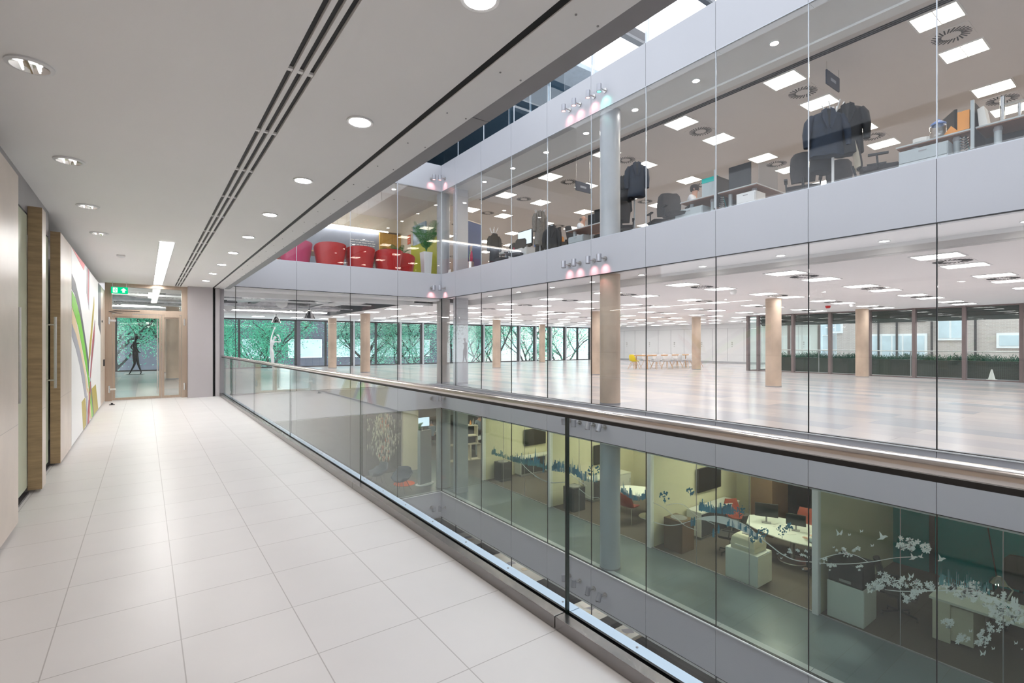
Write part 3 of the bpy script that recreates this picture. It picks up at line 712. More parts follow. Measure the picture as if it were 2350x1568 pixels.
# ================= EXPOSED SERVICES =================
random.seed(3)
def svc(mb,name,mat,lab,cat,sm=False): return tag(mb.build(name,M[mat],None,sm),lab,cat)
svc(B(-1.6,-.2,17.4,22,3.15,3.6),'air_duct','foil','foil wrapped duct at the left of the exposed ceiling','duct')
svc(B(.6,1.5,18,27,3.2,3.55),'air_duct','duct','galvanised rectangular duct running away above the door','duct')
svc(MB().obox((3.2,21.5,3.22),(.7,7,.28),.5),'air_duct','duct','slanting galvanised duct in the middle of the exposed ceiling','duct')
svc(B(5.5,7.4,20,21,3.12,3.6),'fan_coil_unit','foil','foil lined fan coil unit above the pendant lamps','air unit')
svc(B(1.9,4.2,18.2,19.2,3.1,3.55),'fan_coil_unit','duct','grey fan coil box near the end glass','air unit')
svc(B(-2.5,1.2,23,24,3.1,3.5),'fan_coil_unit','duct','grey fan coil box seen above the glass door','air unit')
for k,(x0,y0,x1,y1,z,r) in enumerate(((2,17.6,7.6,18.6,3.3,.16),(1.5,24,7.8,25.2,3.25,.18),(-1.5,20.2,4.5,26.4,3.2,.14),(3.8,17.5,5.6,26.8,3.4,.12),(6.6,17.6,6.2,27,3.35,.1))):
    b=MB(); n=14; pts=[(x0+(x1-x0)*i/n,y0+(y1-y0)*i/n,z+.03*math.sin(i*1.3)) for i in range(n+1)]
    svc(b.tube(pts,r,14),'round_duct','duct' if k%2 else 'foil','round flexible duct in the exposed ceiling, %s one from the atrium'%ORD[k],'duct',True)
for k in range(4):
    x=-1.2+2.4*k
    b=MB().box(x,x+.25,17.3,27.4,3.08+.05*(k%3),3.10+.05*(k%3)).box(x,x+.01,17.3,27.4,3.08+.05*(k%3),3.16+.05*(k%3)).box(x+.24,x+.25,17.3,27.4,3.08+.05*(k%3),3.16+.05*(k%3))
    svc(b,'cable_tray',['white','duct','darkmetal'][k%3],'metal cable tray under the exposed soffit, %s from the left'%ORD[k],'cable tray')
for k in range(4):
    y=18.4+2.4*k
    svc(B(-3.5,7.8,y,y+.05,3.0+.04*(k%2),3.06+.04*(k%2)),'ceiling_runner','white' if k%2 else 'duct','thin cross runner of the open ceiling, %s from the atrium'%ORD[k],'ceiling rail')
for k,(x,y) in enumerate(((4.5,22),(6.0,24.5),(3.0,25.5))):
    t=thing('duct_end','white round duct end in the exposed ceiling, %s from the atrium'%ORD[k],'duct end',(x,y,2.99)); MB().lathe((0,0,0),[(.02,-.1),(.17,-.03),(.22,.06),(.22,.2)],20).build('cone',M['white'],t,True)
svc(B(.1,.25,17.6,21,2.99,3.03),'added_batten_light','tube','bright batten light behind the door transom','batten light')
# pendants
for k,(x,y) in enumerate(((5.07,26.0),(5.30,20.9))):
    t=thing('bell_pendant','polished metal bell pendant lamp, %s'%('farther one above the white figure','nearer one right of the white figure')[k],'pendant lamp',(x,y,2.45),0,'bell pendants')
    MB().lathe((0,0,0),[(.21,0),(.20,.03),(.17,.10),(.13,.2),(.07,.27),(.05,.30)],28,cap=False).build('shade',M['chrome'],t,True)
    MB().lathe((0,0,.30),[(.05,0),(.055,.04),(.03,.09),(.01,.1)],16).build('cap',M['chrome'],t,True)
    MB().cyl((0,0,.40),(0,0,1.3),.006,n=6).build('cord',M['black'],t)
    MB().lathe((0,0,.05),[(.01,0),(.05,.03),(.04,.1)],12).build('bulb',M['white'],t,True)

tag(B(-3,7.8,17.35,17.43,3.02,3.07).build('added_batten_light',M['tube'],None),'long added batten light hidden behind the grey bulkhead of the exposed ceiling','batten light')  # unseen lamp added to brighten the floor beyond the end glass
tag(B(-3,7.8,27.25,27.33,3.05,3.10).build('added_batten_light',M['tube'],None),'long added batten light hidden behind the far ceiling edge of the exposed services','batten light')  # second added lamp, out of view, brightening the same floor
random.seed(17)
for k in range(16):
    x=-1.4+.58*k+random.uniform(-.15,.15); y=random.uniform(18.2,26.5)
    o=MB().obox((x,y,3.22+random.uniform(-.08,.15)),(random.uniform(.3,.9),random.uniform(.5,1.8),random.uniform(.10,.26)),random.uniform(-.5,.5),random.uniform(-.12,.12)).build('foil_duct_piece',M[['foil','duct','foil','slab'][k%4]],None,bevel=.01)
    tag(o,'angular wrapped duct piece in the exposed ceiling, %s from the left'%ORD[k],'duct',group='wrapped duct pieces in the exposed ceiling')
# ================= FIGURES =================
def skin(name, mat, verts, edges, parent=None, root=0, sub=2):
    me=bpy.data.meshes.new(name); me.from_pydata([v[:3] for v in verts],edges,[]); me.materials.append(mat)
    o=bpy.data.objects.new(name,me); COL.objects.link(o)
    if parent: o.parent=parent
    me.skin_vertices.new() if hasattr(me.skin_vertices,'new') and not me.skin_vertices else None
    md=o.modifiers.new('skin','SKIN'); md.use_smooth_shade=True
    if not me.skin_vertices: 
        bpy.context.view_layer.objects.active=o
    sv=me.skin_vertices[0].data
    for i,v in enumerate(verts):
        r=v[3]; sv[i].radius=(r,r) if not isinstance(r,tuple) else r; sv[i].use_root=(i==root)
    s=o.modifiers.new('sub','SUBSURF'); s.levels=sub; s.render_levels=sub
    return o
def chain(J, names): return [(J.index(a),J.index(b)) for a,b in zip(names[:-1],names[1:])]
def figure(name_root, j, mat, chains, parent=None):
    """j: dict joint -> (x,y,z,r)"""
    K=list(j); ed=[]
    for c in chains: ed += chain(K,c)
    return skin(name_root, mat, [j[k] for k in K], ed, parent, K.index('pelvis'))
BODY=[['pelvis','waist','chest','neck','head','crown'],['chest','shl','ell','wrl','hal'],['chest','shr','elr','wrr','har'],['pelvis','hil','knl','anl','tol'],['pelvis','hir','knr','anr','tor']]
def hand(j, w, d, s, side):
    """five short fingers from the wrist point w along direction d"""
    out=[]; w=Vector(w); d=Vector(d).normalized(); sd=Vector(side).normalized()
    for k,(o,l) in enumerate(((-.03,.06),(-.012,.075),(.008,.08),(.026,.07),(.038,.045))):
        base=w+d*.05+sd*o*s
        if k==4: base=w+d*.015+sd*.028*s
        dd=(d+sd*(.10*(k-1.5) if k<4 else .8)+Vector((0,0,-.15))).normalized()
        out.append((base,base+dd*l*.55*s,base+dd*l*s+Vector((0,0,-.006))))
    return out
def fingers(w,d,s,side,r=.009):
    b=[]
    for k,(o,l) in enumerate(((-.03,.06),(-.012,.075),(.008,.08),(.026,.07),(.034,.05))):
        w_=Vector(w); D_=Vector(d).normalized(); s_=Vector(side).normalized()
        base=w_+D_*(.03 if k<4 else .0)*s+s_*o*s
        dd=(D_+s_*((.09*(k-1.5)) if k<4 else .7)).normalized()
        b.append([tuple(base)+(r,),tuple(base+dd*l*.55*s)+(r*.95,),tuple(base+dd*l*s+Vector((0,0,-.008)))+(r*.75,)])
    return b
def fig_with_hands(name,j,mat,chains,parent,hands,s=1,r=.009):
    K=list(j); V=[j[k] for k in K]; ed=[]
    for c in chains: ed+=chain(K,c)
    for key,d,side in hands:
        for f in fingers(j[key][:3],d,s,side,r):
            prev=K.index(key)
            for p in f:
                V.append(p); ed.append((prev,len(V)-1)); prev=len(V)-1
    return skin(name,mat,V,ed,parent,K.index('pelvis'))
def face(parent, c, fwd, mat_eye, mat_skin, s=1):
    """eyes, nose, mouth and ears on a head centred at c looking along fwd (local xy)"""
    f=Vector((fwd[0],fwd[1],0)).normalized(); r=Vector((f.y,-f.x,0)); c=Vector(c)
    b=MB()
    for k in (-1,1): 
        p=c+f*.083*s+r*.032*k*s+Vector((0,0,.012*s)); b.lathe(tuple(p-Vector((0,0,.008*s))),[(.002*s,0),(.010*s,.006*s),(.002*s,.014*s)],8)
    b.build('eyes',mat_eye,parent,True)
    b=MB(); p=c+f*.09*s; b.tube([tuple(p+Vector((0,0,.01*s))),tuple(p+f*.018*s+Vector((0,0,-.022*s))),tuple(p+Vector((0,0,-.035*s)))],.011*s,8,[.006*s,.014*s,.008*s])
    for k in (-1,1): q=c+r*.082*k*s; b.tube([tuple(q+Vector((0,0,-.03*s))),tuple(q-f*.008*s+r*.008*k*s),tuple(q+Vector((0,0,.025*s)))],.01*s,8,[.006*s,.014*s,.008*s])
    b.build('nose_and_ears',mat_skin,parent,True)
    b=MB(); p=c+f*.078*s+Vector((0,0,-.055*s)); b.tube([tuple(p-r*.025*s),tuple(p+f*.006*s),tuple(p+r*.025*s)],.005*s,6); b.build('mouth',M['redseat'],parent,True)
def seated(loc,rz,lab,shirt,hair='hair',bald=False,skinm='skin'):
    """person seated, facing +y locally; origin on the floor"""
    t=thing('person',lab,'person',loc,rz)
    j=dict(pelvis=(0,0,.52,.13),waist=(0,.03,.72,.12),chest=(0,.05,.95,(.16,.12)),neck=(0,.08,1.13,.055),head=(0,.11,1.24,(.075,.085)),crown=(0,.105,1.33,.07),
      shl=(-.17,.06,1.04,.062),ell=(-.25,.17,.80,.045),wrl=(-.16,.42,.79,.03),hal=(-.13,.49,.79,.03),shr=(.17,.06,1.04,.062),elr=(.25,.17,.80,.045),wrr=(.16,.42,.79,.03),har=(.13,.49,.79,.03),
      hil=(-.10,.03,.50,.095),knl=(-.13,.45,.50,.065),anl=(-.13,.43,.09,.045),tol=(-.13,.58,.04,.035),hir=(.10,.03,.50,.095),knr=(.13,.45,.50,.065),anr=(.13,.43,.09,.045),tor=(.13,.58,.04,.035))
    fig_with_hands('body',j,M[skinm],BODY,t,[('hal',(.1,1,0),(-1,0,0)),('har',(-.1,1,0),(1,0,0))])
    g=lambda k,d: tuple(j[k][:3])+((j[k][3]+d) if not isinstance(j[k][3],tuple) else (j[k][3][0]+d,j[k][3][1]+d),)
    sj={k:g(k,.014) for k in ('pelvis','waist','chest','shl','ell','shr','elr','wrl','wrr')}; sj['neck']=(0,.07,1.08,.06)
    figure('shirt',sj,M[shirt],[['pelvis','waist','chest','neck'],['chest','shl','ell','wrl'],['chest','shr','elr','wrr']],t)
    tj={k:g(k,.016) for k in ('pelvis','hil','knl','anl','hir','knr','anr')}
    figure('trousers',tj,M['trouser'],[['pelvis','hil','knl','anl'],['pelvis','hir','knr','anr']],t)
    b=MB()
    for x in (-.13,.13): b.loft([[(x+.045*math.cos(a)*w,.40+yy+.05*math.sin(a),zz) for a in [2*math.pi*k/12 for k in range(12)]] for yy,zz,w in ((.0,.10,1),(.03,.05,1.1),(.12,.0,1.0))])
    b.build('shoes',M['black'],t,True)
    if not bald: MB().lathe((0,.085,1.245),[(.088,-.03),(.098,.02),(.097,.07),(.075,.115),(.02,.135)],20,1,1.08).build('hair',M[hair],t,True)
    else: MB().lathe((0,.06,1.22),[(.07,-.03),(.085,.01),(.08,.04)],16,1,.9,cap=False).build('hair',M['coatgrey'],t,True)
    face(t,(0,.11,1.25),(0,1),M['black'],M[skinm])
    return t
# ================= OFFICE PROTOTYPES =================
def task_chair(loc,rz,lab,back='chairfab',shell='beige',group='charcoal task chairs',hi=True):
    t=thing('task_chair',lab,'chair',loc,rz,group)
    MB().loft([[(x*(.24+.02*k),y*(.24+.02*k)+.02,.44+.04*k) for x,y in ((-1,-.9),(-.5,-1),(.5,-1),(1,-.9),(1,.9),(.5,1),(-.5,1),(-1,.9))] for k in (0,1,1.6)]).build('seat',M[back],t,True)
    rows=[]; n=9
    for i in range(n):
        z=.55+.52*i/(n-1); hw=.22*(1-.12*abs(i-4)/4)*(1 if i<n-1 else .75); yb=-.26-.10*(i/(n-1))**1.5
        ring=[]
        for k in range(12):
            a=2*math.pi*k/12; ring.append((hw*math.cos(a)**1, yb+.035*math.sin(a)+.05*abs(math.cos(a))**2,z))
        rows.append(ring)
    MB().loft(rows).build('backrest',M[back],t,True)
    r2=[[(p[0]*1.02,p[1]-.025,p[2]) for p in r] for r in rows]
    MB().loft(r2).build('back_shell',M[shell],t,True)
    MB().tube([(0,-.05,.43),(0,-.30,.42),(0,-.36,.62)],.025,8).build('back_stem',M['blackm'],t,True)
    for s in (-1,1): MB().tube([(s*.2,0,.44),(s*.28,0,.46),(s*.29,-.02,.66)],.015,8).box(s*.29-.03,s*.29+.03,-.14,.14,.66,.69).build('armrest',M['black'],t)
    MB().cyl((0,0,.12),(0,0,.44),.025,n=12).build('gas_lift',M['blackm'],t)
    for k in range(5):
        a=2*math.pi*k/5; e=(.29*math.cos(a),.29*math.sin(a))
        l=MB().tube([(0,0,.12),(e[0],e[1],.075)],.018,6).build('base_leg',M['blackm'],t); 
        MB().cyl((e[0],e[1]-.012,.03),(e[0],e[1]+.012,.03),.03,n=12).build('castor',M['black'],l)
    return t
def desk(loc,rz,lab,L=1.8,W=.8,screen=True,group='office desks'):
    """long side along local x"""
    t=thing('office_desk',lab,'desk',loc,rz,group)
    B(-L/2,L/2,-W/2,W/2,.70,.725).build('desktop',M['deskgrey'],t,bevel=.004); B(-L/2+.01,L/2-.01,-W/2+.01,W/2-.01,.688,.70).build('underside',M['under'],t)
    for s in (-1,1):
        l=MB().cyl((s*(L/2-.22),-.26,0),(s*(L/2-.22),-.26,.66),.045,n=16).build('leg',M['ped'],t,True); MB().lathe((s*(L/2-.22),-.26,.62),[(.048,0),(.055,.03),(.045,.07)],16).build('collar',M['grey2'],l,True)
        MB().cyl((s*(L/2-.22),.26,0),(s*(L/2-.22),.26,.69),.04,n=16).build('leg',M['ped'],t,True)
    if screen: B(-L/2,L/2,W/2,W/2+.03,.45,1.08).build('divider_screen',M['chairfab'],t,bevel=.005)
    return t
def monitor(loc,rz,lab,face='tv',group='desk monitors'):
    t=thing('monitor',lab,'monitor',loc,rz,group)
    B(-.27,.27,-.02,.02,.16,.50).build('bezel',M['black'],t,bevel=.004); B(-.255,.255,.0205,.022,.175,.485).build('screen',M[face],t)
    MB().box(-.02,.02,-.05,-.02,.02,.3).box(-.11,.11,-.09,.07,0,.012).build('stand',M['grey2'],t); return t
def pedestal(loc,rz,lab,w=.42,d=.56,h=.6,mat='ped',group=None,doors=3):
    t=thing('pedestal_cabinet',lab,'cabinet',loc,rz,group); B(-w/2,w/2,-d/2,d/2,0.03,h).build('body',M[mat],t,bevel=.004)
    B(-w/2+.02,w/2-.02,-d/2+.02,d/2-.02,0,.03).build('plinth',M['black'],t)
    for k in range(doors):
        z0=.05+(h-.07)*k/doors; z1=.05+(h-.07)*(k+1)/doors-.012
        dr=B(-w/2+.012,w/2-.012,-d/2-.016,-d/2,z0,z1).build('drawer',M[mat],t,bevel=.002); B(-.05,.05,-d/2-.022,-d/2-.016,z1-.035,z1-.02).build('handle',M['grey2'],dr)
    return t
def coatstand(loc,rz,lab,mat='white'):
    t=thing('coat_stand',lab,'coat stand',loc,rz)
    MB().cyl((0,0,.02),(0,0,1.68),.022,n=14).build('pole',M[mat],t,True); MB().lathe((0,0,0),[(.2,0),(.2,.012),(.05,.03),(.025,.06)],28).build('base',M[mat],t,True)
    for k in range(6):
        a=2*math.pi*k/6; c,s_=math.cos(a),math.sin(a)
        MB().tube([(.02*c,.02*s_,1.55),(.09*c,.09*s_,1.57),(.12*c,.12*s_,1.64),(.17*c,.17*s_,1.74)],.010,8,[.012,.01,.008,.012]).build('hook',M[mat],t,True)
    return t
def jacket(loc,rz,lab,mat,length=.78,w=.46,group=None,open_=True,lining='black'):
    """hanging jacket; origin at the collar, front towards -y"""
    t=thing('jacket',lab,'coat',loc,rz,group)
    rings=[]; n=20
    for zz,hw,hd in ((0.02,.07,.06),(-.03,.10,.075),(-.07,w*.44,.09),(-.13,w*.49,.105),(-.3,w*.47,.11),(-.5,w*.46,.11),(-length+.02,w*.53,.13),(-length,w*.52,.125)):
        rings.append([(hw*math.cos(2*math.pi*k/n)*(1+.02*math.sin(k*2.3+zz*9)),hd*math.sin(2*math.pi*k/n)*(1+.12*math.sin(k*3.1+zz*7)),zz+.008*math.sin(k*1.7)) for k in range(n)])
    MB().loft(rings).build('body',M[mat],t,True)
    for s in (-1,1):
        MB().tube([(s*w*.40,0,-.09),(s*w*.52,.0,-.2),(s*w*.60,-.02,-.40),(s*w*.60,-.04,-.64)],.07,12,[.06,.078,.066,.052]).build('sleeve',M[mat],t,True)
        MB().plate([(s*.03,-.085,.03),(s*.10,-.10,-.02),(s*.11,-.125,-.16),(s*.035,-.13,-.36),(s*.012,-.128,-.34),(s*.015,-.11,-.1)],(0,-.012,0)).build('lapel',M[mat],t)
    MB().tube([(-.06,.03,.02),(0,.06,.035),(.06,.03,.02)],.02,8).build('collar',M[mat],t,True)
    if open_: MB().plate([(-.03,-.115,-.02),(.03,-.115,-.02),(.012,-.128,-.3),(-.012,-.128,-.3)],(0,-.004,0)).build('lining',M[lining],t)
    return t
ZU=3.93
def U(px,py,x=None,z=None): return P(px,py,X=x,Z=z)
# --- coats
def on_stand(x,y,lab,mat='white',rz=0): return coatstand((x,y,ZU),rz,lab,mat)
on_stand(9.79,3.80,'white branching coat stand holding the navy suit jackets, right part of upper office')
jacket((9.66,3.85,5.52),math.radians(-50),'open navy suit jacket on the white coat stand, front of the pair','navy',.80,.54,None,True,'coatblk')
jacket((9.92,3.62,5.60),math.radians(-70),'dark suit jacket hung behind the open navy one','coatblk',.86,.46)
jacket((9.84,4.0,5.46),math.radians(-20),'second dark jacket tucked under the open navy one','coatblk',.95,.44)
on_stand(10.1,8.5,'coat stand with the black rain jackets right of the silver column','colgrey')
jacket((10.0,8.35,5.98),math.radians(-45),'black rain jacket with a zip right of the silver column, higher one','navy',.85,.42)
jacket((9.95,8.7,5.72),math.radians(-80),'black rain jacket right of the silver column, lower one','coatblk',.9,.40)
on_stand(10.1,12.3,'coat stand carrying the grey tweed coat','colgrey')
jacket((10.05,12.25,5.6),math.radians(-10),'long grey tweed coat on a stand, mid upper office','coatgrey',1.05,.36,None,False)
jacket((10.2,12.45,5.35),math.radians(60),'dark coat behind the grey tweed coat','coatblk',1.05,.32,None,False)
on_stand(10.3,15.2,'white coat stand with long black coats by the blue banner')
jacket((10.25,15.1,5.42),math.radians(-20),'long black coat on the stand by the blue banner, left one','coatblk',1.15,.36,None,False)
jacket((10.4,15.3,5.36),math.radians(50),'long black coat on the stand by the blue banner, right one','coatblk',1.2,.32,None,False)
# --- desks (long sides parallel to the glass)
R90=math.pi/2
desk((10.35,1.15,ZU),-R90,'grey office desk at the right edge of the upper office',1.6,.8,False)
desk((10.35,2.45,ZU),-R90,'grey office desk under the clear plastic jug and monitor',.96,.8,False)
desk((10.65,5.62,ZU),0,'grey office desk right of the dark haired person',1.6,.85,False)
desk((10.65,6.55,ZU),0,'grey office desk of the dark haired person',1.6,.85,False)
desk((10.1,9.9,ZU),-R90,'grey office desk of the bald person left of the silver column',1.5,.8,False)
desk((11.4,13.2,ZU),-R90,'dark topped desk with two lit screens near the tweed coat',2.4,.8,True)
desk((11.7,15.3,ZU),-R90,'desk behind the long black coats',1.6,.8,True)
tag(B(9.90,9.94,1.955,1.995,ZU+.40,ZU+1.12).build('screen_post',M['ped'],None),'pale grey upright edge of the desk divider between two right-hand desks','screen post')
tag(B(9.95,10.75,1.96,1.99,ZU+.45,ZU+1.10).build('desk_divider',M['chairfab'],None),'charcoal divider screen across the right-hand desks','divider')
tag(B(9.80,9.84,6.06,6.10,ZU+.40,ZU+1.22).build('screen_post',M['ped'],None),'pale grey upright edge of the divider beside the dark haired person','screen post')
tag(B(9.85,10.7,6.065,6.095,ZU+.45,ZU+1.10).build('desk_divider',M['chairfab'],None),'charcoal divider screen beside the dark haired person','divider')
# shelf bits
tag(B(9.93,9.97,9.12,9.16,ZU+.40,ZU+1.0).build('screen_post',M['ped'],None),'pale grey upright edge of the divider beside the silver column','screen post')
pedestal((10.05,2.55,ZU),-R90,'wide pale grey cabinet under the desk with the jug',.62,.4,.6,group='pale under-desk cabinets')
pedestal((10.05,6.75,ZU),-R90,'pale grey pedestal in front of the dark haired person',.7,.4,.55,group='pale under-desk cabinets')
pedestal((10.1,5.45,ZU),-R90,'white slatted pedestal below the desk corner',.4,.4,.6,'white',group='pale under-desk cabinets')
pedestal((10.0,10.35,ZU),-R90,'pale grey pedestal under the bald person\'s desk',.6,.4,.55,group='pale under-desk cabinets')
pedestal((10.2,9.35,ZU),-R90,'white slatted pedestal beside the silver column',.4,.4,.6,'white',group='pale under-desk cabinets')
pedestal((10.3,13.5,ZU),-R90,'white low cupboard behind the black coats',1.0,.4,.7,'white',group='pale under-desk cabinets')
c1=task_chair((10.15,3.25,ZU),math.radians(-160),'beige backed task chair turned sideways right of the suit jackets')
c2=task_chair((10.25,4.5,ZU),math.radians(-66),'charcoal task chair left of the navy suit jackets',shell='chairfab')
dup(c2,(11.2,4.25,ZU),math.radians(-66),'charcoal task chair behind the coat stand pole')
dup(c2,(10.2,7.75,ZU),math.radians(-30),'charcoal task chair near the black rain jackets, right one')
dup(c2,(9.9,8.75,ZU),math.radians(-50),'charcoal task chair below the black rain jackets')
dup(c2,(10.7,11.2,ZU),math.radians(250),'charcoal task chair at the bald person\'s desk')
tag(B(10.5,10.53,.4,1.94,ZU+.02,ZU+.68).build('under_desk_sheet',M['black'],None),'plain black sheet under the right-hand desk','desk panel')  # plain black sheet filling the area below the desktop
seated((10.55,10.95,ZU),math.radians(200),'bald person in a white shirt seated at a desk, leaning to a screen','shirt',bald=True)
seated((10.75,7.3,ZU),math.radians(195),'dark haired person in a white polo shirt seated behind a turquoise screen','shirt')
jacket((10.0,11.6,5.0),math.radians(-60),'black jacket draped on the chair back behind the bald person','coatblk',.7,.42,None,False)
# monitors
mo=monitor((10.6,2.42,ZU+.725),math.radians(35),'black monitor beside the clear jug')
dup(mo,(10.4,10.15,ZU+.725),math.radians(100),'monitor in front of the bald person')
tag(B(9.95,9.975,5.37,5.85,ZU+.76,ZU+1.22).build('desk_divider',M['darkcab'],None,bevel=.005),'charcoal screen standing on the desk right of the turquoise one','divider')

tag(B(9.98,10.0,6.12,6.5,ZU+.74,ZU+1.15).build('document_tray',M['ped'],None),'upright pale document screen with a turquoise band beside the dark haired person','tray')
B(9.972,9.98,6.12,6.5,ZU+1.05,ZU+1.15).build('turquoise_band',mk('turquoise_card',(.02,.5,.45),.4),bpy.data.objects['document_tray'])
m2=monitor((10.75,13.9,ZU+.725),R90,'large white lit screen left of the tweed coat','screenw'); m2.scale=(1.5,)*3
m3=dup(m2,(10.95,13.0,ZU+.725),R90,'white lit screen right of the tweed coat')
monitor((10.3,1.02,ZU+.95),math.radians(15),'monitor on a pole arm at the right edge of the photo').scale=(1.2,)*3
t=thing('pole_mount','steel monitor pole with two arms on the right-hand desk','monitor arm',(10.2,1.7,ZU+.725)); MB().cyl((0,0,0),(0,0,.42),.03,n=14).build('pole',M['chrome'],t,True); MB().cyl((-.0,-.18,0),(0,-.18,.26),.022,n=12).build('short_pole',M['chrome'],t,True)
MB().tube([(0,0,.3),(.02,-.2,.3),(0,-.42,.33)],.018,8).build('arm',M['chrome'],t,True); B(-.1,.1,-.28,-.1,0,.04).build('foot',M['grey2'],t)
tag(B(9.97,10.3,2.02,2.16,ZU+.735,ZU+1.02).build('box_file',M['orange'],None),'orange box file standing on the right-hand desk','file')
t=thing('magazine_file','white magazine file leaning on the divider post','file',(10.0,1.87,ZU+.725)); MB().plate([(0,-.05,0),(0,.05,0),(0,.07,.27),(0,-.0,.3)],(.24,0,0)).build('case',M['paper'],t)
t=thing('water_jug','clear plastic jug with blue lid on the right-hand desk','jug',(10.02,2.40,ZU+.725)); MB().lathe((0,0,0),[(.10,0),(.105,.02),(.105,.18),(.09,.20)],20).build('jug_body',M['clear'],t,True); MB().lathe((0,0,.2),[(.1,0),(.1,.02),(.03,.07),(.02,.09)],20).build('lid',M['blueplast'],t,True)
t=thing('paper_bundle','crumpled white paper beside the clear jug','paper',(9.99,2.62,ZU+.725)); MB().loft([[(.05*math.cos(a),.10*math.sin(a)*(1+.3*math.sin(3*a)),z) for a in [k*.7 for k in range(9)]] for z in (0,.04,.06)]).build('sheet',M['paper'],t)
t=thing('tent_card','orange and white folded card on the right-hand desk','card',(10.0,2.24,ZU+.725)); MB().plate([(0,-.1,0),(0,.1,0),(0,0,.13)],(.03,0,0)).build('card',M['orange'],t)
t=thing('cable_spine','silver ribbed cable spine under the right-hand desk','cable tidy',(9.98,2.08,ZU)); b=MB()
for k in range(16): b.lathe((0,0,.04*k),[(.03,0),(.055,.012),(.03,.024)],12)
b.build('links',M['chrome'],t,True); MB().tube([(0.06,0,.66),(.1,-.05,.4),(.05,-.12,.1)],.005,6).build('cable',mk('teal_cable',(0,.3,.3),.4),t)
dup(t,(9.9,5.98,ZU),0,'silver ribbed cable spine under the dark haired person\'s desk')
tag(MB().box(9.95,10.7,5.2,5.215,ZU+.73,ZU+1.2).build('glass_screen',M['clear'],None),'clear glass desk screen right of the charcoal one','divider')
# cluttered desks in the left half of the upper office
mk1=monitor((11.0,14.4,ZU+.725),R90,'black monitor back nearest the long black coats')
for k,(x,y,a,l) in enumerate(((10.9,13.9,1.3,'black monitor second from the long black coats'),(10.9,12.5,1.5,'black monitor right of the tweed coat'),(12.4,14.6,1.6,'black monitor in the row behind, left'),(12.4,13.3,1.7,'black monitor in the row behind, centre'),(12.4,12.0,1.5,'black monitor in the row behind, right'),(10.3,9.45,1.3,'tall black monitor beside the silver column'),(10.35,9.8,1.7,'black monitor just left of the silver column'))): 
    m_=dup(mk1,(x,y,ZU+.725),a,l); m_.scale=(1.15,)*3
desk((12.4,13.2,ZU),-R90,'second row desk behind the lit screens',3.2,.8,True)
desk((10.6,13.9,ZU),-R90,'dark front desk left of the tweed coat',1.6,.7,False)
dup(c2,(10.0,13.4,ZU),2.0,'charcoal task chair between black coats and tweed coat')
dup(c2,(10.2,14.4,ZU),1.4,'charcoal task chair right of the long black coats')
dup(c2,(11.6,7.0,ZU),1.8,'charcoal task chair deep behind the dark haired person')
dup(c2,(9.9,7.1,ZU),2.6,'charcoal task chair left of the dark haired person')
for k,(y,m,l) in enumerate(((14.9,'paper','white leaflet stand on the upper office ledge'),(12.9,'blueplast','blue box on the desk under the lit screens'),(11.9,'orange','orange folder on the desk right of the tweed coat'),(14.1,'redump','red and white clutter pile on the front desk'))):
    tag(MB().obox((10.55,y,ZU+.80),(.2,.28,.14),.3*k).build(('leaflet_stand','storage_box','card_folder','paper_pile')[k],M[m],None,bevel=.01),l,('stand','box','folder','papers')[k])
# hanging signs
for k,(px,py,x,txt) in enumerate(((1338,430,10.6,'left'),(1911,186,11.2,'right'))):
    p=P(px,py,X=x); t=thing('hanging_sign','dark blue hanging department sign, %s one in the upper office'%txt,'sign',p,0,'hanging department signs')
    B(-.30,.30,-.012,.012,-.14,.14).build('board',M['signblue'],t); B(-.12,.12,-.014,-.012,-.03,.03).build('lettering',M['bluewall'],t)
    for s in (-.28,.28): MB().cyl((s,0,.14),(s,0,7.05-p[2]),.004,n=6).build('wire',M['steel'],t)
# banner, umbrellas
t=thing('pull_up_banner','tall plain blue banner near the corner column','banner',(9.9,16.0,ZU),math.radians(20)); B(-.5,.5,-.01,.01,.05,2.05).build('cloth',M['bluebanner'],t); MB().box(-.52,.52,-.08,.08,0,.06).box(-.52,.52,-.02,.02,2.05,2.08).build('frame',M['steel'],t)
p=(9.35,15.25,ZU)
t=thing('umbrella_stand','steel cylinder umbrella stand at the corner of the upper office','umbrella stand',p); MB().lathe((0,0,0),[(.11,0),(.11,.42),(.105,.42),(.105,.03)],24).build('cylinder',M['steel'],t,True)
for k,(dx,dy,m,l) in enumerate(((.03,.10,'grnump','green striped folded umbrella in the steel stand'),(-.02,-.10,'redump','red and pink folded umbrella in the steel stand'),(.04,-.02,'coatblk','black folded umbrella in the steel stand'))):
    t=thing('umbrella',l,'umbrella',(p[0],p[1],p[2]+.1)); d=Vector((dx,dy,1)).normalized()
    MB().tube([tuple(d*a) for a in (.0,.2,.5,.7)],.05,10,[.012,.03,.055,.02]).build('canopy',M[m],t,True); MB().tube([tuple(d*.7),tuple(d*.9)],.012,8).build('handle',M['wood'],t,True)
t=thing('leaning_card','small white card leaning in the corner of the upper office glass','card',(8.85,15.95,ZU)); MB().plate([(0,-.1,0),(0,.1,0),(0.05,.12,.2),(.05,-.06,.2)],(.01,0,0)).build('card',M['paper'],t)
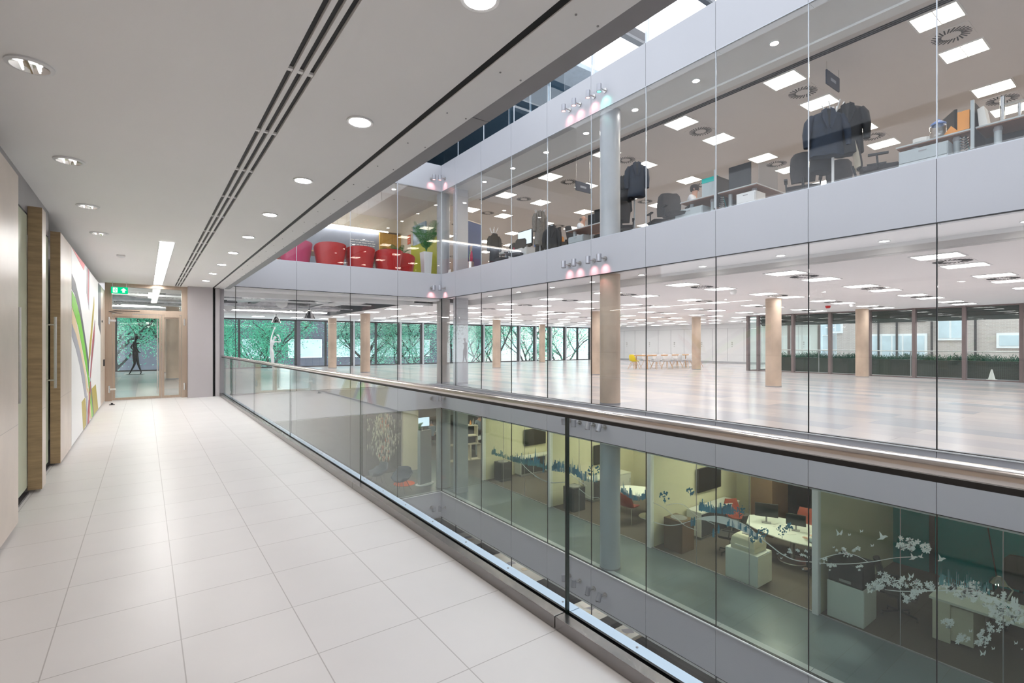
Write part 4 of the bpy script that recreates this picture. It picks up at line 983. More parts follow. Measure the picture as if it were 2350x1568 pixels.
# ================= LOUNGE BEHIND END GLASS (upper) =================
struct(B(-4,8.45,21.6,21.75,ZU,7.05),'wall_lounge',M['bluewall'],'blue grey lounge wall with faint white text')
struct(B(9.45,9.6,17.7,26,ZU,7.05),'wall_lounge_right',M['cream'],'white lounge wall behind the palms')
struct(MB().box(8.45,9.45,21.5,21.7,ZU,6.4),'wall_lounge_niche',M['gold'],'golden timber panel of the lounge')
struct(MB().box(-4,9.45,21.4,21.75,6.45,7.05),'wall_lounge_head',M['cream'],'cream bulkhead over the lounge wall')
tag(B(2.0,8.6,20.9,20.96,6.3,6.34).build('linear_lamp',M['led'],None),'long thin lit strip lamp across the lounge ceiling','strip lamp')
tag(B(1.0,8.4,21.5,21.56,6.40,6.44).build('wall_washer',M['tube'],None),'white wall washing light at the top of the blue grey wall','wall light')
random.seed(5)
b=MB()
for r in range(15):
    if r in (4,5,9): continue
    x=7.18; zz=5.95-.10*r
    while x<8.2:
        l=random.uniform(.05,.22); b.box(x,min(x+l,8.27),21.59,21.6,zz,zz+.028); x+=l+.035
        if r in (3,8,14) and x>7.7: break
tag(b.build('wall_text',M['white'],None),'faint white paragraph lettering on the blue grey lounge wall','lettering')
t=thing('orange_notice','small orange notice on the cream lounge wall','notice',(9.44,20.6,6.05)); B(-.01,0,-.15,.15,-.2,.2).build('sheet',M['orangered'],t)
for z in (-.1,0,.1): B(-.012,-.01,-.07,.07,z-.01,z+.01).build('line',M['white'],t)
t=thing('lime_partition','lime green wall panel with a picture window behind the tall palm','wall panel',(9.44,19.0,ZU)); B(-.05,0,-1.2,1.3,.1,1.8).build('lime_board',M['lime'],t); B(-.06,0,-.1,1.1,1.75,2.6).build('picture',mk('pale_blue_picture',(.45,.6,.72),.3,var=.4,scale=4),t)
def tub(loc,rz,lab,mat):
    t=thing('tub_chair',lab,'chair',loc,rz,'glossy tub chairs in the upper lounge')
    n=16; rows=[]
    for i in range(7):
        z=.10+.72*i/6; row_o=[]; row_i=[]
        for k in range(n+1):
            a=math.pi*(1.0+ (k/n))  # back half
            a=math.pi+math.radians(-25)+ (math.pi+math.radians(50))*k/n
            flare=.96+.22*(i/6); zz=z-(.22*(i/6))*(abs(k/n-.5)*2)**3
            row_o.append((.44*flare*math.cos(a),.42*flare*math.sin(a),zz)); row_i.append((.38*flare*math.cos(a),.36*flare*math.sin(a),zz))
        rows.append(row_o+row_i[::-1])
    MB().loft(rows).build('shell',M[mat],t,True)
    MB().lathe((0,0,.28),[(.36,0),(.38,.05),(.38,.13),(.34,.16)],28,1,.95).build('seat_cushion',M[mat],t,True)
    MB().lathe((0,0,0),[(.26,0),(.26,.02),(.05,.04),(.04,.28)],24).build('swivel_base',M['chrome'],t,True)
    return t
a0=tub((3.95,17.3,ZU),0,'magenta tub chair at the left end of the lounge row','magch')
a1=tub((4.98,17.05,ZU),.05,'red tub chair, first of the red ones from the left in the lounge','redch')
dup(a1,(6.02,17.15,ZU),-.05,'red tub chair in the middle of the lounge row')
dup(a1,(7.02,17.05,ZU),.1,'red tub chair before the small palm')
dup(a1,(7.72,17.55,ZU),-.6,'red tub chair at the right end, half behind its neighbour')
tub((3.1,17.6,ZU),.3,'orange tub chair mostly hidden at the far left of the lounge','orangered')
t=thing('lounge_table','long light table behind the red tub chairs','table',(5.2,18.5,ZU)); B(-2.2,2.2,-.5,.5,.70,.74).build('tabletop',M['wood'],t)
for x in (-2,2):
    for y in (-.4,.4): MB().cyl((x,y,0),(x,y,.7),.03,n=10).build('leg',M['steel'],t,True)
def palm(loc,lab,h,n,pot,potmat,seed):
    random.seed(seed); t=thing('potted_palm',lab,'plant',loc)
    r0,r1,ph=pot; 
    MB().loft([[(x*r*.5,y*r*.5,z) for x,y in ((-1,-1),(1,-1),(1,1),(-1,1))] for r,z in ((r0*2,0),(r1*2,ph),(r1*1.8,ph),(r1*1.75,ph-.04))]).build('planter',M[potmat],t,bevel=.005)
    MB().cyl((0,0,ph-.06),(0,0,ph-.03),r1*.85,n=12).build('soil',M['soil'],t)
    for i in range(n):
        a=2*math.pi*i/n*2.4+random.uniform(-.2,.2); L=h*random.uniform(.75,1.05); lean=random.uniform(.35,.95)
        pts=[]; m=12
        for k in range(m+1):
            s=k/m; pts.append(Vector((math.cos(a)*L*lean*s**1.4*.75,math.sin(a)*L*lean*s**1.4*.75,ph+L*(s-.42*lean*s**2.6))))
        st=MB().tube([tuple(p) for p in pts],.008,5,[.010*(1-.8*k/m) for k in range(m+1)]).build('stem',M['leaf'],t,True)
        b=MB()
        for k in range(3,m*2+1):
            s=k/(m*2); q=pts[min(int(s*m),m-1)].lerp(pts[min(int(s*m)+1,m)],s*m-int(s*m)) if s<1 else pts[m]
            d=(pts[min(int(s*m)+1,m)]-pts[max(int(s*m)-1,0)]).normalized(); sd=d.cross(Vector((0,0,1))).normalized()
            ln=.26*L*math.sin(math.pi*min(s*.9+.08,1))**.7+.03
            for sg in (-1,1):
                e=q+sd*sg*ln*.8+d*ln*.55+Vector((0,0,-.12*ln)); w=d*.008
                mid=q.lerp(e,.5)+Vector((0,0,.03*ln))
                b.add([q-w*.5,q+w*.5,mid+w*1.2,e,mid-w*1.2],[(0,1,2,3,4)])
        b.build('frond',M['leaf'],t)
    return t
palm((8.55,17.15,ZU),'tall feathery palm in a tall white planter by the corner column',1.45,15,(.13,.18,.95),'white',2)
palm((8.2,19.0,ZU),'smaller feathery palm in a grey pot behind the red tub chairs',.95,12,(.15,.2,.75),'grey2',4)
# ================= EMPTY OFFICE CONTENTS =================
def statue_black():
    t=thing('walking_sculpture','glossy black slender walking woman sculpture beyond the glass door','sculpture',(-.36,29.6,0),math.radians(-20))
    j=dict(pelvis=(0,0,1.02,(.14,.11)),waist=(.0,0,1.20,(.085,.075)),chest=(-.03,0,1.42,(.13,.10)),neck=(.02,0,1.62,.04),head=(.07,0,1.74,(.075,.08)),crown=(.07,0,1.85,.08),
      shl=(-.06,.13,1.52,.045),ell=(-.24,.16,1.30,.032),wrl=(-.10,.12,1.10,.022),hal=(0.0,.10,1.02,.024),shr=(.0,-.13,1.50,.045),elr=(.10,-.2,1.28,.032),wrr=(.16,-.1,1.12,.022),har=(.16,-.02,1.05,.024),
      hil=(.02,.08,.93,.085),knl=(.10,.05,.50,.055),anl=(.24,.02,.10,.028),tol=(.20,.02,.0,.02),hir=(-.02,-.07,.93,.085),knr=(.0,-.04,.50,.055),anr=(-.18,-.02,.12,.028),tor=(-.24,-.02,0.01,.02))
    fig_with_hands('body',j,M['statb'],BODY,t,[('hal',(1,0,-.5),(0,1,0)),('har',(0,1,-.3),(1,0,0))],1,.008)
    MB().lathe((.13,.06,1.46),[(.001,-.05),(.05,0),(.001,.05)],12).lathe((.13,-.06,1.46),[(.001,-.05),(.05,0),(.001,.05)],12).build('bust',M['statb'],t,True)
    face(t,(.07,0,1.76),(1,0),M['statb'],M['statb'])
    B(-.32,.34,-.15,.15,-.0,.008).build('base_plate',M['statb'],t)
    return t
def statue_white():
    x,y,z=5.85,31.2,0
    t=thing('reaching_sculpture','glossy white slender figure reaching one arm up behind the balustrade','sculpture',(x,y,z),math.radians(-10))
    j=dict(pelvis=(0,0,1.02,(.15,.12)),waist=(-.03,0,1.22,(.09,.08)),chest=(.02,0,1.50,(.13,.10)),neck=(.10,0,1.68,.042),head=(.16,-.02,1.78,(.075,.08)),crown=(.20,-.02,1.88,.075),
      shl=(-.05,0,1.62,.05),ell=(0.02,0,1.95,.035),wrl=(.10,0,2.22,.026),hal=(.13,0,2.30,.026),shr=(.14,0,1.58,.05),elr=(.45,-.02,1.55,.034),wrr=(.42,-.04,1.80,.025),har=(.36,-.04,1.88,.026),
      hil=(-.03,.08,.93,.09),knl=(.02,.05,.50,.06),anl=(.04,.02,.10,.032),tol=(.06,-.10,.03,.025),hir=(.04,-.07,.93,.09),knr=(.07,-.04,.50,.06),anr=(.10,-.02,.10,.032),tor=(.14,-.14,.03,.025))
    fig_with_hands('body',j,M['statw'],BODY,t,[('hal',(.3,0,1),(1,0,0)),('har',(-.6,0,1),(1,0,0))],1.3,.011)
    MB().lathe((.08,-.10,1.52),[(.001,-.05),(.05,0),(.001,.05)],12).build('bust',M['statw'],t,True)
    face(t,(.17,-.02,1.80),(.1,-1),M['statw'],M['statw']); B(-.2,.3,-.25,.2,0,.012).build('base_plate',M['statw'],t)
statue_black(); statue_white()
# long table with shell chairs
TX,TY=25.6,19.0
t=thing('long_table','long light timber topped table at the back of the empty office','table',(TX,TY,0),math.radians(0))
B(-2.6,2.6,-.5,.5,.74,.79).build('tabletop',M['wood'],t,bevel=.005)
for s in (-1,1):
    for q in (-1,1): MB().cyl((s*2.4,q*.4,0),(s*2.4,q*.4,.74),.03,n=10).build('leg',M['wood'],t,True)
def shell(loc,rz,lab,mat,grp):
    t=thing('shell_chair',lab,'chair',loc,rz,grp); rows=[]; n=10
    prof=[(.24,.46),(.20,.43),(.05,.42),(-.12,.43),(-.20,.50),(-.24,.62),(-.27,.76),(-.28,.84)]
    for i,(y,z) in enumerate(prof):
        w=[.19,.225,.235,.235,.235,.225,.20,.14][i]; rows.append([(w*(2*k/n-1),y+.05*(abs(2*k/n-1)**2)*(1 if i>3 else 0),z+.07*abs(2*k/n-1)**2.5*(1 if i<6 else 0)) for k in range(n+1)])
    o=MB().grid(rows).build('seat_shell',M[mat],t,True); sd=o.modifiers.new('thick','SOLIDIFY'); sd.thickness=.012
    for sx in (-1,1):
        for sy in (-1,1): MB().tube([(sx*.12,sy*.10-.02,.41),(sx*.24,sy*.24-.02,0)],.013,6,[.015,.010]).build('leg',M['wood'],t,True)
    MB().tube([(-.18,-.18,.22),(.18,.16,.22)],.004,5).tube([(.18,-.18,.22),(-.18,.16,.22)],.004,5).build('brace',M['blackm'],t)
    return t
ch=shell((TX-3.05,TY+.0,0),-R90,'yellow shell chair at the left end of the long table','yellow',None)
wc=None
for k in range(5):
    for s in (-1,1):
        lab='white shell chair on the %s side of the long table, %s from the left'%(('near','far')[s>0],ORD[k]); loc=(TX-2.05+1.0*k,TY+s*.72,0); rz=0 if s<0 else math.pi
        if wc is None: wc=shell(loc,rz,lab,'white','white shell chairs at the long table')
        else: dup(wc,loc,rz,lab,'white shell chairs at the long table')
# ================= OUTSIDE =================
def tree(name,loc,lab,h,cr,nleaf,mat,seed,lean=0,spread=1.0):
    random.seed(seed); t=thing('broadleaf_tree',lab,'tree',loc,0,'trees outside the leafy windows')
    b=MB(); tips=[]
    def br(p,d,l,r,lv):
        n=5; pts=[p]; 
        for k in range(n):
            d=(d+Vector((random.uniform(-.18,.18),random.uniform(-.18,.18),random.uniform(-.02,.12)))).normalized(); p=p+d*l/n; pts.append(p)
            if lv>0 and k>=1:
                a=random.uniform(0,6.28); dd=(d*.7+Vector((math.cos(a),math.sin(a),.25))*.8).normalized(); br(p,dd,l*random.uniform(.5,.75),r*.55,lv-1)
        b.tube([tuple(q) for q in pts],r,6,[r*(1-.7*k/n) for k in range(n+1)])
        if lv<=1: tips.extend(pts[2:])
    br(Vector((0,0,0)),Vector((lean,0,1)).normalized(),h,.21,3)
    b.build('trunk',M['bark'],t,True)
    L=MB()
    for i in range(nleaf):
        c=random.choice(tips)+Vector((random.gauss(0,cr),random.gauss(0,cr),random.gauss(0,cr)))
        s=random.uniform(.03,.06); u=Vector((random.gauss(0,1),random.gauss(0,1),random.gauss(0,1))).normalized(); v=u.orthogonal().normalized()
        L.add([c-u*s*1.6,c-v*s*.7,c+u*s*1.6,c+v*s*.7],[(0,1,2,3)])
    L.build('crown',M[mat],t)
    return t
tree('a0',(-2.6,40.0,-5.0),'pale leafy tree seen through the wide glass door leaf',6.5,.55,12649,'foliage2',41,0)
tree('a',(2.4,38.8,-5.0),'big leafy tree left of the white figure',6.4,.5,20700,'foliage',11,-.05)
tree('b',(5.4,42.0,-5.0),'dense dark leafy tree behind the white figure',6.3,.5,20700,'foliage',12)
tree('b2',(7.0,39.3,-5.6),'low leafy tree between the white figure and the wide pier',5.2,.4,11500,'foliage',19)
tree('c',(13.6,39.8,-5.0),'leafy tree between the two round columns of the end glass',6.2,.6,14949,'foliage2',13,.1)
tree('d',(18.2,40.3,-5.0),'leafy tree with a leaning branch right of the round column',6.2,.55,12649,'foliage2',14,-.12)
tree('e',(22.6,40.3,-5.0),'leafy tree just left of the atrium corner column',6.3,.55,12649,'foliage2',15)
tree('f',(28,40.8,-5.0),'leafy tree just right of the atrium corner column',6.6,.55,18400,'foliage',16)
tree('g',(33,41.3,-5.0),'tree with fine branches in front of the brick building',6.6,.5,12649,'foliage2',17,.05)
tree('h',(38.5,41.3,-5.0),'dark forked tree at the right of the leafy windows',6.8,.5,11500,'foliage',18)
def building(lab,x0,x1,y,z0,z1,wall,wins,depth=1):
    t=thing('neighbour_building',lab,'building',((x0+x1)/2,y,z0)); cx=(x0+x1)/2
    B(x0-cx,x1-cx,0,depth*6,0,z1-z0).build('wall',M[wall],t)
    for (a,c,e,f) in wins:
        w=MB().box(a-cx-.08,c-cx+.08,-.08,0,e-z0-.08,f-z0+.08).build('window',M['bframe'],t); B(a-cx,c-cx,-.1,-.08,e-z0,f-z0).build('pane',M['bwin'],w)
    return t
ws=[]
for k in range(7):
    for z in (-3.2,.3,3.6): ws.append((3+3.6*k,3+3.6*k+2.7,z,z+1.5))
building('dark clad office block behind the trees, white window band','' and 0 or -6,27.5,47,-7,12,'bdark',[w_ for w_ in ws if w_[1]<27])
ws=[]
for k in range(9):
    for z in (-2.6,.4,3.0): ws.append((29+2.5*k,29+2.5*k+1.5,z,z+1.6))
building('buff brick building with white sash windows behind the right-hand trees',28,54,50,-7,12,'brick',ws)
# terrace on the right
t=thing('terrace_planter','long dark clad planter with a green hedge outside the terrace windows','planter',(28.3,3,0))
B(-.4,.4,-11,11.0,0,.72).build('planter_body',M['mesh'],t)
random.seed(8); L=MB()
for i in range(16000):
    x=random.uniform(-.4,.35); y=random.uniform(-11,11); z=.70+abs(random.gauss(0,.11))+.05*math.sin(y*3); 
    u=Vector((random.gauss(0,.5),random.gauss(0,.5),1)).normalized(); v=u.orthogonal().normalized(); s=random.uniform(.02,.04); c=Vector((x,y,z))
    L.add([c-u*s*2.4,c-v*s*.5,c+u*s*2.4,c+v*s*.5],[(0,1,2,3)])
h=L.build('hedge',M['hedge'],t); h['kind']='stuff'
t=thing('terrace_railing','thin steel terrace railing above the hedge','railing',(27.7,3,0)); b=MB().cyl((0,-11,1.12),(0,11,1.12),.022,n=10)
b.build('top_rail',M['steel'],t,True)
for k in range(12): MB().cyl((0,-10.6+1.9*k,0),(0,-10.6+1.9*k,1.12),.02,n=8).build('post',M['grey2'],t,True)
t=thing('sun_louvre','dark horizontal louvre blades across the top of the terrace windows','louvre',(27.0,3,0))
for z in (2.50,2.66,2.82,2.98): MB().obox((0,0,z),(.34,22,.03),0,0,.5).build('blade',M['louvre'],t)
struct(MB().box(26.5,36,-9,14.3,-.3,-.01),'floor_terrace',M['grey2'],'grey terrace outside the right hand windows')
def bwall():
    X=38.0; t=thing('brick_building','buff brick building across the terrace with white framed windows','building',(X,3,-7))
    B(0,6,-14,11.5,0,15).build('wall',M['brick'],t)
    def win(p0,p1,n,name='window'):
        a=P(p0[0],p0[1],X=X); c=P(p1[0],p1[1],X=X); y0,y1=sorted((a[1],c[1])); z0,z1=sorted((a[2],c[2]))
        w=MB().box(-.10,0,y0-3-.08,y1-3+.08,z0+7-.08,z1+7+.08).build(name,M['bframe'],t); 
        for k in range(n):
            ya=y0+(y1-y0)*k/n+.05; yb=y0+(y1-y0)*(k+1)/n-.05
            B(-.12,-.10,ya-3,yb-3,z0+7+.05,z1+7-.05).build('pane',M['bwin'],w)
    win((1905,712),(1932,762),2); win((2000,770),(2125,832),5); win((2153,735),(2212,778),2); win((2153,700),(2212,730),2); win((2005,712),(2120,735),3)
    win((2292,768),(2345,796),1,'service_panel')
    b=MB()
    for px in (2018,2060,2140,2240): 
        y=P(px,760,X=X)[1]-3; b.cyl((-.15,y,3),(-.15,y,14),.06,n=8)
    b.build('drainpipe',M['darkmetal'],t)
bwall()
t=thing('glazed_stair_block','pale blue glazed stair block beyond the terrace','building',(38.5,15.6,-7)); B(-1.2,1.2,-.5,.6,0,15).build('wall',M['bwin'],t); b=MB()
for z in range(0,15,1): b.box(-1.25,1.25,-.55,-.5,z,z+.06)
b.build('transoms',M['bframe'],t)
t=thing('traffic_cone','small pale cone outside the last terrace window','cone',P(2276,868,X=27.3)); t.location.z=0; MB().lathe((0,0,0),[(.16,0),(.16,.02),(.11,.02),(.02,.42)],18).build('cone',M['paper'],t,True)
# ================= LOWER LEVEL =================
ZL=-3.9
RY=[.41,4.46,8.5,12.55,16.55]
XP=10.72; XB=14.8
# glazed fronts and party walls
names5=['second room from the right edge','third room','second room from the left','leftmost meeting room']
for i,y in enumerate(RY):
    struct(B(XP,XB if y>1 else XB,y-.05,y+.05,ZL,-.92),'wall_party_%d'%(i+1),M['roomwall'],'pale party wall between meeting rooms')
    tag(B(XP-.06,XP+.08,y-.055,y+.055,ZL,-.92).build('partition_post',M['white'],None),['white end post of the partition at the right edge','thick white partition post left of the blossom glass','white partition post right of the round column','white partition post left of the round column','white end post of the leftmost meeting room'][i],'post')
struct(MB().box(XB,XB+.12,4.5,16.6,ZL,-.92),'wall_rooms_back',M['roomwall'],'pale back wall of the meeting rooms')
b=MB().box(XB,XB+.05,-8,7.2,ZL,-.92); struct(b,'wall_rooms_teal',M['teal'],'teal glass back wall of the right hand rooms')
b=MB()
for y in (0,1.8,3.6,5.5): b.box(XB-.03,XB,y,y+.1,ZL,-.92)
b.cyl((XB-.08,2.5,ZL),(XB-.08,2.9,-.92),.012,n=6)
struct(b,'trim_11',M['darkmetal'],'dark uprights on the teal glass')
struct(MB().box(13.9,14.8,6.9,7.5,ZL,-.92),'wall_room_pier',M['browncab'],'ochre pier before the teal glass')
for i,(y0,y1) in enumerate(((-8,.35),(.47,4.4),(4.52,8.44),(8.56,12.49),(12.61,16.49))):
    WN[0]+=1
    b=MB().box(XP-.01,XP+.02,y0,y1,ZL,ZL+.02).box(XP-.01,XP+.02,y0,y1,-.94,-.92)
    n=2 if i==0 else 3
    for k in range(1,n): y=y0+(y1-y0)*k/n; b.box(XP,XP+.012,y-.006,y+.006,ZL,-.92)
    o=struct(b,'window_%d'%WN[0],M['grey2'],'glass front of a lower level meeting room'); B(XP+.003,XP+.010,y0,y1,ZL+.02,-.94).build('pane',M['gl_room'],o)
# ceiling panels of rooms
pr=None
for i,(y,m) in enumerate(((14.5,'panelL'),(10.5,'panelL'),(6.5,'panelL'),(2.4,'panelD'))):
    for k,x in enumerate((11.8,13.4)):
        t=lightpanel((x,y,-.92),'square light panel in the ceiling of the %s, %s one'%(names5[::-1][i],('front','back')[k]),m,'meeting room light panels',.55,.9)
pk=None
for k,y in enumerate((15.6,13.9,12.2,10.5,8.8,7.1,5.4,3.7,2.0,.3)):
    lab='round downlight in the walkway soffit of the lower level, %s from the corner'%ORD[k]
    t=downlight((9.9,y,-.92),lab,.08,'walkway downlights')
    l=bpy.data.lights.new('walkway_pool','SPOT'); l.energy=90; l.color=(1,.93,.80); l.spot_size=math.radians(22); l.spot_blend=.9; l.shadow_soft_size=.04
    lo=bpy.data.objects.new('lamp_light',l); COL.objects.link(lo); lo.parent=t; lo.location=(0,0,-.03)
# TVs, credenzas, cabinets, tables, chairs
def tvset(loc,lab,w=1.15,rz=0):
    t=thing('wall_television',lab,'television',loc,rz,'wall televisions of the meeting rooms'); B(-w/2,w/2,-.06,-.01,-.34,.34).build('bezel',M['black'],t,bevel=.005); B(-w/2+.02,w/2-.02,-.062,-.06,-.32,.32).build('screen',M['tv'],t); B(-.2,.2,-.01,0,-.15,.15).build('bracket',M['grey2'],t)
def credenza(loc,lab,w=1.9):
    t=thing('credenza',lab,'cabinet',loc,0,'white credenzas under the televisions'); B(-w/2,w/2,-.45,0,.08,.72).build('carcass',M['white'],t,bevel=.004); B(-w/2,w/2,-.47,0,.72,.75).build('top',M['tablew'],t); B(-w/2+.04,w/2-.04,-.42,0,0,.08).build('plinth',M['grey2'],t)
    for k in range(3):
        d=B(-w/2+.02+w/3*k,-w/2-.02+w/3*(k+1),-.465,-.45,.1,.70).build('door',M['darkcab'] if k<2 else M['white'],t); B(-w/2+w/3*(k+1)-.08,-w/2+w/3*(k+1)-.06,-.475,-.465,.4,.55).build('handle',M['steel'],d)
def cab(loc,lab,mat,w=.5,d=.5,h=.72,ins=True):
    t=thing('bin_cabinet',lab,'cabinet',loc); B(-w/2,w/2,-d/2,d/2,0,h).build('body',M[mat],t,bevel=.004)
    if ins: MB().lathe((0,0,h),[(w*.40,0),(w*.40,.012),(w*.36,.012)],24).build('rim',M['grey2'],t,True)
    B(-w/2+.01,w/2-.01,-d/2-.008,-d/2,.03,h-.03).build('door',M[mat],t)
    return t
def round_table(loc,lab,rx,ry,rz=0):
    t=thing('meeting_table',lab,'table',loc,rz); MB().lathe((0,0,.71),[(1,0),(1,.025)],40,rx,ry).build('tabletop',M['tablew'],t,bevel=.003)
    b=MB().cyl((0,0,.04),(0,0,.71),.05,n=14).lathe((0,0,0),[(.34,0),(.33,.02),(.06,.05)],28); b.build('pedestal',M['steel'],t,True); return t
def side_chair(loc,rz,lab,mat,grp):
    t=thing('side_chair',lab,'chair',loc,rz,grp); rows=[]; n=8
    for i,(y,z,w_) in enumerate(((.24,.44,.22),(.1,.44,.24),(-.12,.45,.24),(-.22,.54,.24),(-.27,.70,.22),(-.29,.86,.17))): rows.append([(w_*(2*k/n-1),y+.06*abs(2*k/n-1)**2*(i>2),z+.03*abs(2*k/n-1)**2) for k in range(n+1)])
    o=MB().grid(rows).build('seat_shell',M[mat],t,True); s=o.modifiers.new('thick','SOLIDIFY'); s.thickness=.03
    for a in (1,-1):
        for c in (1,-1): MB().tube([(a*.16,c*.14,.43),(a*.22,c*.22,0)],.010,6).build('leg',M['chrome'],t,True)
    return t
def cloth(n): return names5[3-n]
for i,(y,lab) in enumerate(((16.5,'leftmost room'),(12.5,'room behind the round column'),(8.45,'third room'))):
    tvset((13.2,y-.055,-2.45),'black wall television in the %s'%lab,1.15)
    credenza((13.1,y-.06,ZL),'low white and dark credenza under the television of the %s'%lab)
cab((11.35,16.1,ZL),'charcoal bin cabinet just inside the leftmost room','darkcab')
cab((11.2,11.9,ZL),'charcoal bin cabinet left of the round column','darkcab',.5,.5,.74)
cab((11.25,8.0,ZL),'walnut bin cabinet with an open top in the third room','browncab',.52,.55,.80)
round_table((13.3,13.9,ZL),'round white meeting table in the leftmost room',.7,.7)
round_table((12.6,10.0,ZL),'oval white meeting table behind the round column',.55,1.05,.2)
round_table((12.9,5.9,ZL),'oval white desk table covered in papers in the third room',.75,1.25,-.1)
y1=side_chair((12.4,13.9,ZL),-2.0,'mustard shell chair in front of the round white table','yelseat','mustard chairs'); dup(y1,(13.4,12.95,ZL),.3,'mustard shell chair behind the round white table, near the party wall')
r1=side_chair((11.75,10.1,ZL),-1.4,'brick red chair left of the oval table behind the column','redseat','brick red chairs'); dup(r1,(11.9,9.2,ZL),-.7,'brick red chair close to the partition post'); dup(r1,(14.3,6.2,ZL),1.9,'brick red chair at the back right of the paper strewn table'); dup(r1,(13.5,7.75,ZL),2.6,'brick red chair beside the white credenza of the third room')
dup(r1,(14.0,9.6,ZL),1.6,'brick red chair behind the oval table')
for k,(dx,dy,a) in enumerate(((0,.3,.2),(.2,-.2,.8),(-.25,.0,-.4),(.1,.6,.1),(-.1,-.5,1.2),(.3,.25,.5))):
    tag(MB().obox((12.9+dx,5.9+dy,ZL+.738+.002*k),(.21,.30,.003),a).build('paper_sheet',M['paper'],None),'white sheet on the oval table of the third room, %s'%['centre','right hand','front','far left end','near end','back edge'][k],'paper','papers on the oval table')
tag(MB().obox((12.75,5.25,ZL+.75),(.2,.12,.01),.4).build('pink_note',M['decalp'],None),'pink note on the oval table','note')
monitor((12.9,6.55,ZL+.735),math.radians(120),'dark screen at the left of the paper strewn table'); t=monitor((12.95,5.85,ZL+.735),math.radians(110),'small dark screen amid the papers'); t.scale=(.8,)*3
t=thing('keyboard','black keyboard on the paper strewn table','keyboard',(13.1,5.4,ZL+.745),.6); B(-.2,.2,-.07,.07,0,.015).build('case',M['black'],t); B(-.19,.19,-.06,.06,.015,.018).build('keys',M['grey2'],t)
seated((12.55,4.9,ZL),math.radians(-10),'person with short brown hair in a grey top at the paper strewn table','bluegrey_shirt')
dup(c2,(12.0,7.0,ZL),math.radians(20),'charcoal task chair beside the printer in the third room')
# printer on white cabinet
cab((11.1,6.05,ZL),'white cabinet under the beige printer','white',.62,.75,.68,False)
t=thing('laser_printer','beige desktop printer on the white cabinet','printer',(11.1,6.05,ZL+.68))
MB().loft([[(x*a,y*b_,z) for x,y in ((-1,-1),(1,-1),(1,1),(-1,1))] for a,b_,z in ((.26,.28,0),(.27,.29,.12),(.25,.26,.26),(.18,.2,.33))]).build('case',M['cream'],t,bevel=.02)
B(-.30,-.24,-.16,.16,.10,.13).build('paper_tray',M['paper'],t); B(-.1,.1,-.1,.1,.33,.345).build('lid_recess',M['grey2'],t)
cab((11.15,4.0,ZL),'white cabinet under the black printer','white',.62,.62,.70,False)
t=thing('black_printer','black boxy printer on a white cabinet right of the thick post','printer',(11.15,4.0,ZL+.70)); B(-.3,.3,-.3,.3,0,.42).build('case',M['black'],t,bevel=.02); B(-.31,-.3,-.1,.1,.05,.1).build('slot',M['grey2'],t)
MB().cyl((-.24,-.2,.42),(-.24,-.2,.424),.02,n=12).build('status_light',M['screenw'],t)
# rightmost visible room: desk, chairs, lamp
t=thing('office_counter','white L shaped desk behind the blossom glass','desk',(12.0,1.7,ZL)); B(-.45,.45,-1.2,1.2,.70,.74).build('top',M['tablew'],t); MB().box(-.45,-.40,.9,1.15,0,.7).box(-.40,.40,.6,.95,.05,.66).build('cabinet_side',M['cream'],t); B(-.42,.42,-1.15,-1.1,0,.7).build('end_leg',M['cream'],t)
c3=dup(c2,(11.9,3.45,ZL),math.radians(200),'black mesh office chair left of the L shaped desk'); dup(c2,(13.2,2.0,ZL),math.radians(90),'tall black office chair behind the L shaped desk',scale=1.15); dup(c2,(13.2,-.35,ZL),math.radians(60),'black office chair at the right edge of the lower level')
t=thing('desk_lamp','chrome anglepoise lamp on the L shaped desk','lamp',(12.1,2.0,ZL+.74)); MB().tube([(0,0,.02),(.1,-.1,.3),(-.05,.05,.5)],.012,8).build('arm',M['chrome'],t,True); MB().lathe((-.05,.05,.40),[(.12,0),(.07,.09),(.03,.13)],20,cap=False).build('shade',M['chrome'],t,True); MB().cyl((0,0,0),(0,0,.02),.08,n=20).build('base',M['chrome'],t,True)
t=monitor((12.1,1.3,ZL+.74),math.radians(-70),'screen on the L shaped desk'); 
# decals on the partition glass
XD=10.708
def D(pts,mat,name,par): 
    q=[P(a,c,X=XD) for a,c in pts]; MB().plate(q,(-.002,0,0)).build(name,M[mat],par)
def L3(x,y): return (1250+x/3.408,940+y/3.408)
def L4(x,y): return (1650+x/2.97,1040+y/2.97)
def L2(x,y): return (800+x/3.919,860+y/3.919)
def smooth(pts,n=6):
    out=[]; 
    for i in range(len(pts)-1):
        p0=pts[max(i-1,0)];p1=pts[i];p2=pts[i+1];p3=pts[min(i+2,len(pts)-1)]
        for k in range(n):
            t=k/n; out.append(tuple(.5*((2*p1[a])+(-p0[a]+p2[a])*t+(2*p0[a]-5*p1[a]+4*p2[a]-p3[a])*t*t+(-p0[a]+3*p1[a]-3*p2[a]+p3[a])*t**3) for a in (0,1)))
    return out+[pts[-1]]
DW=thing('blossom_decal','white vinyl blossom, birds and sweeping branch on the meeting room glass','glass decal',(0,0,0))
DB=thing('skyline_decal','blue vinyl city skyline and trees on the meeting room glass','glass decal',(0,0,0))
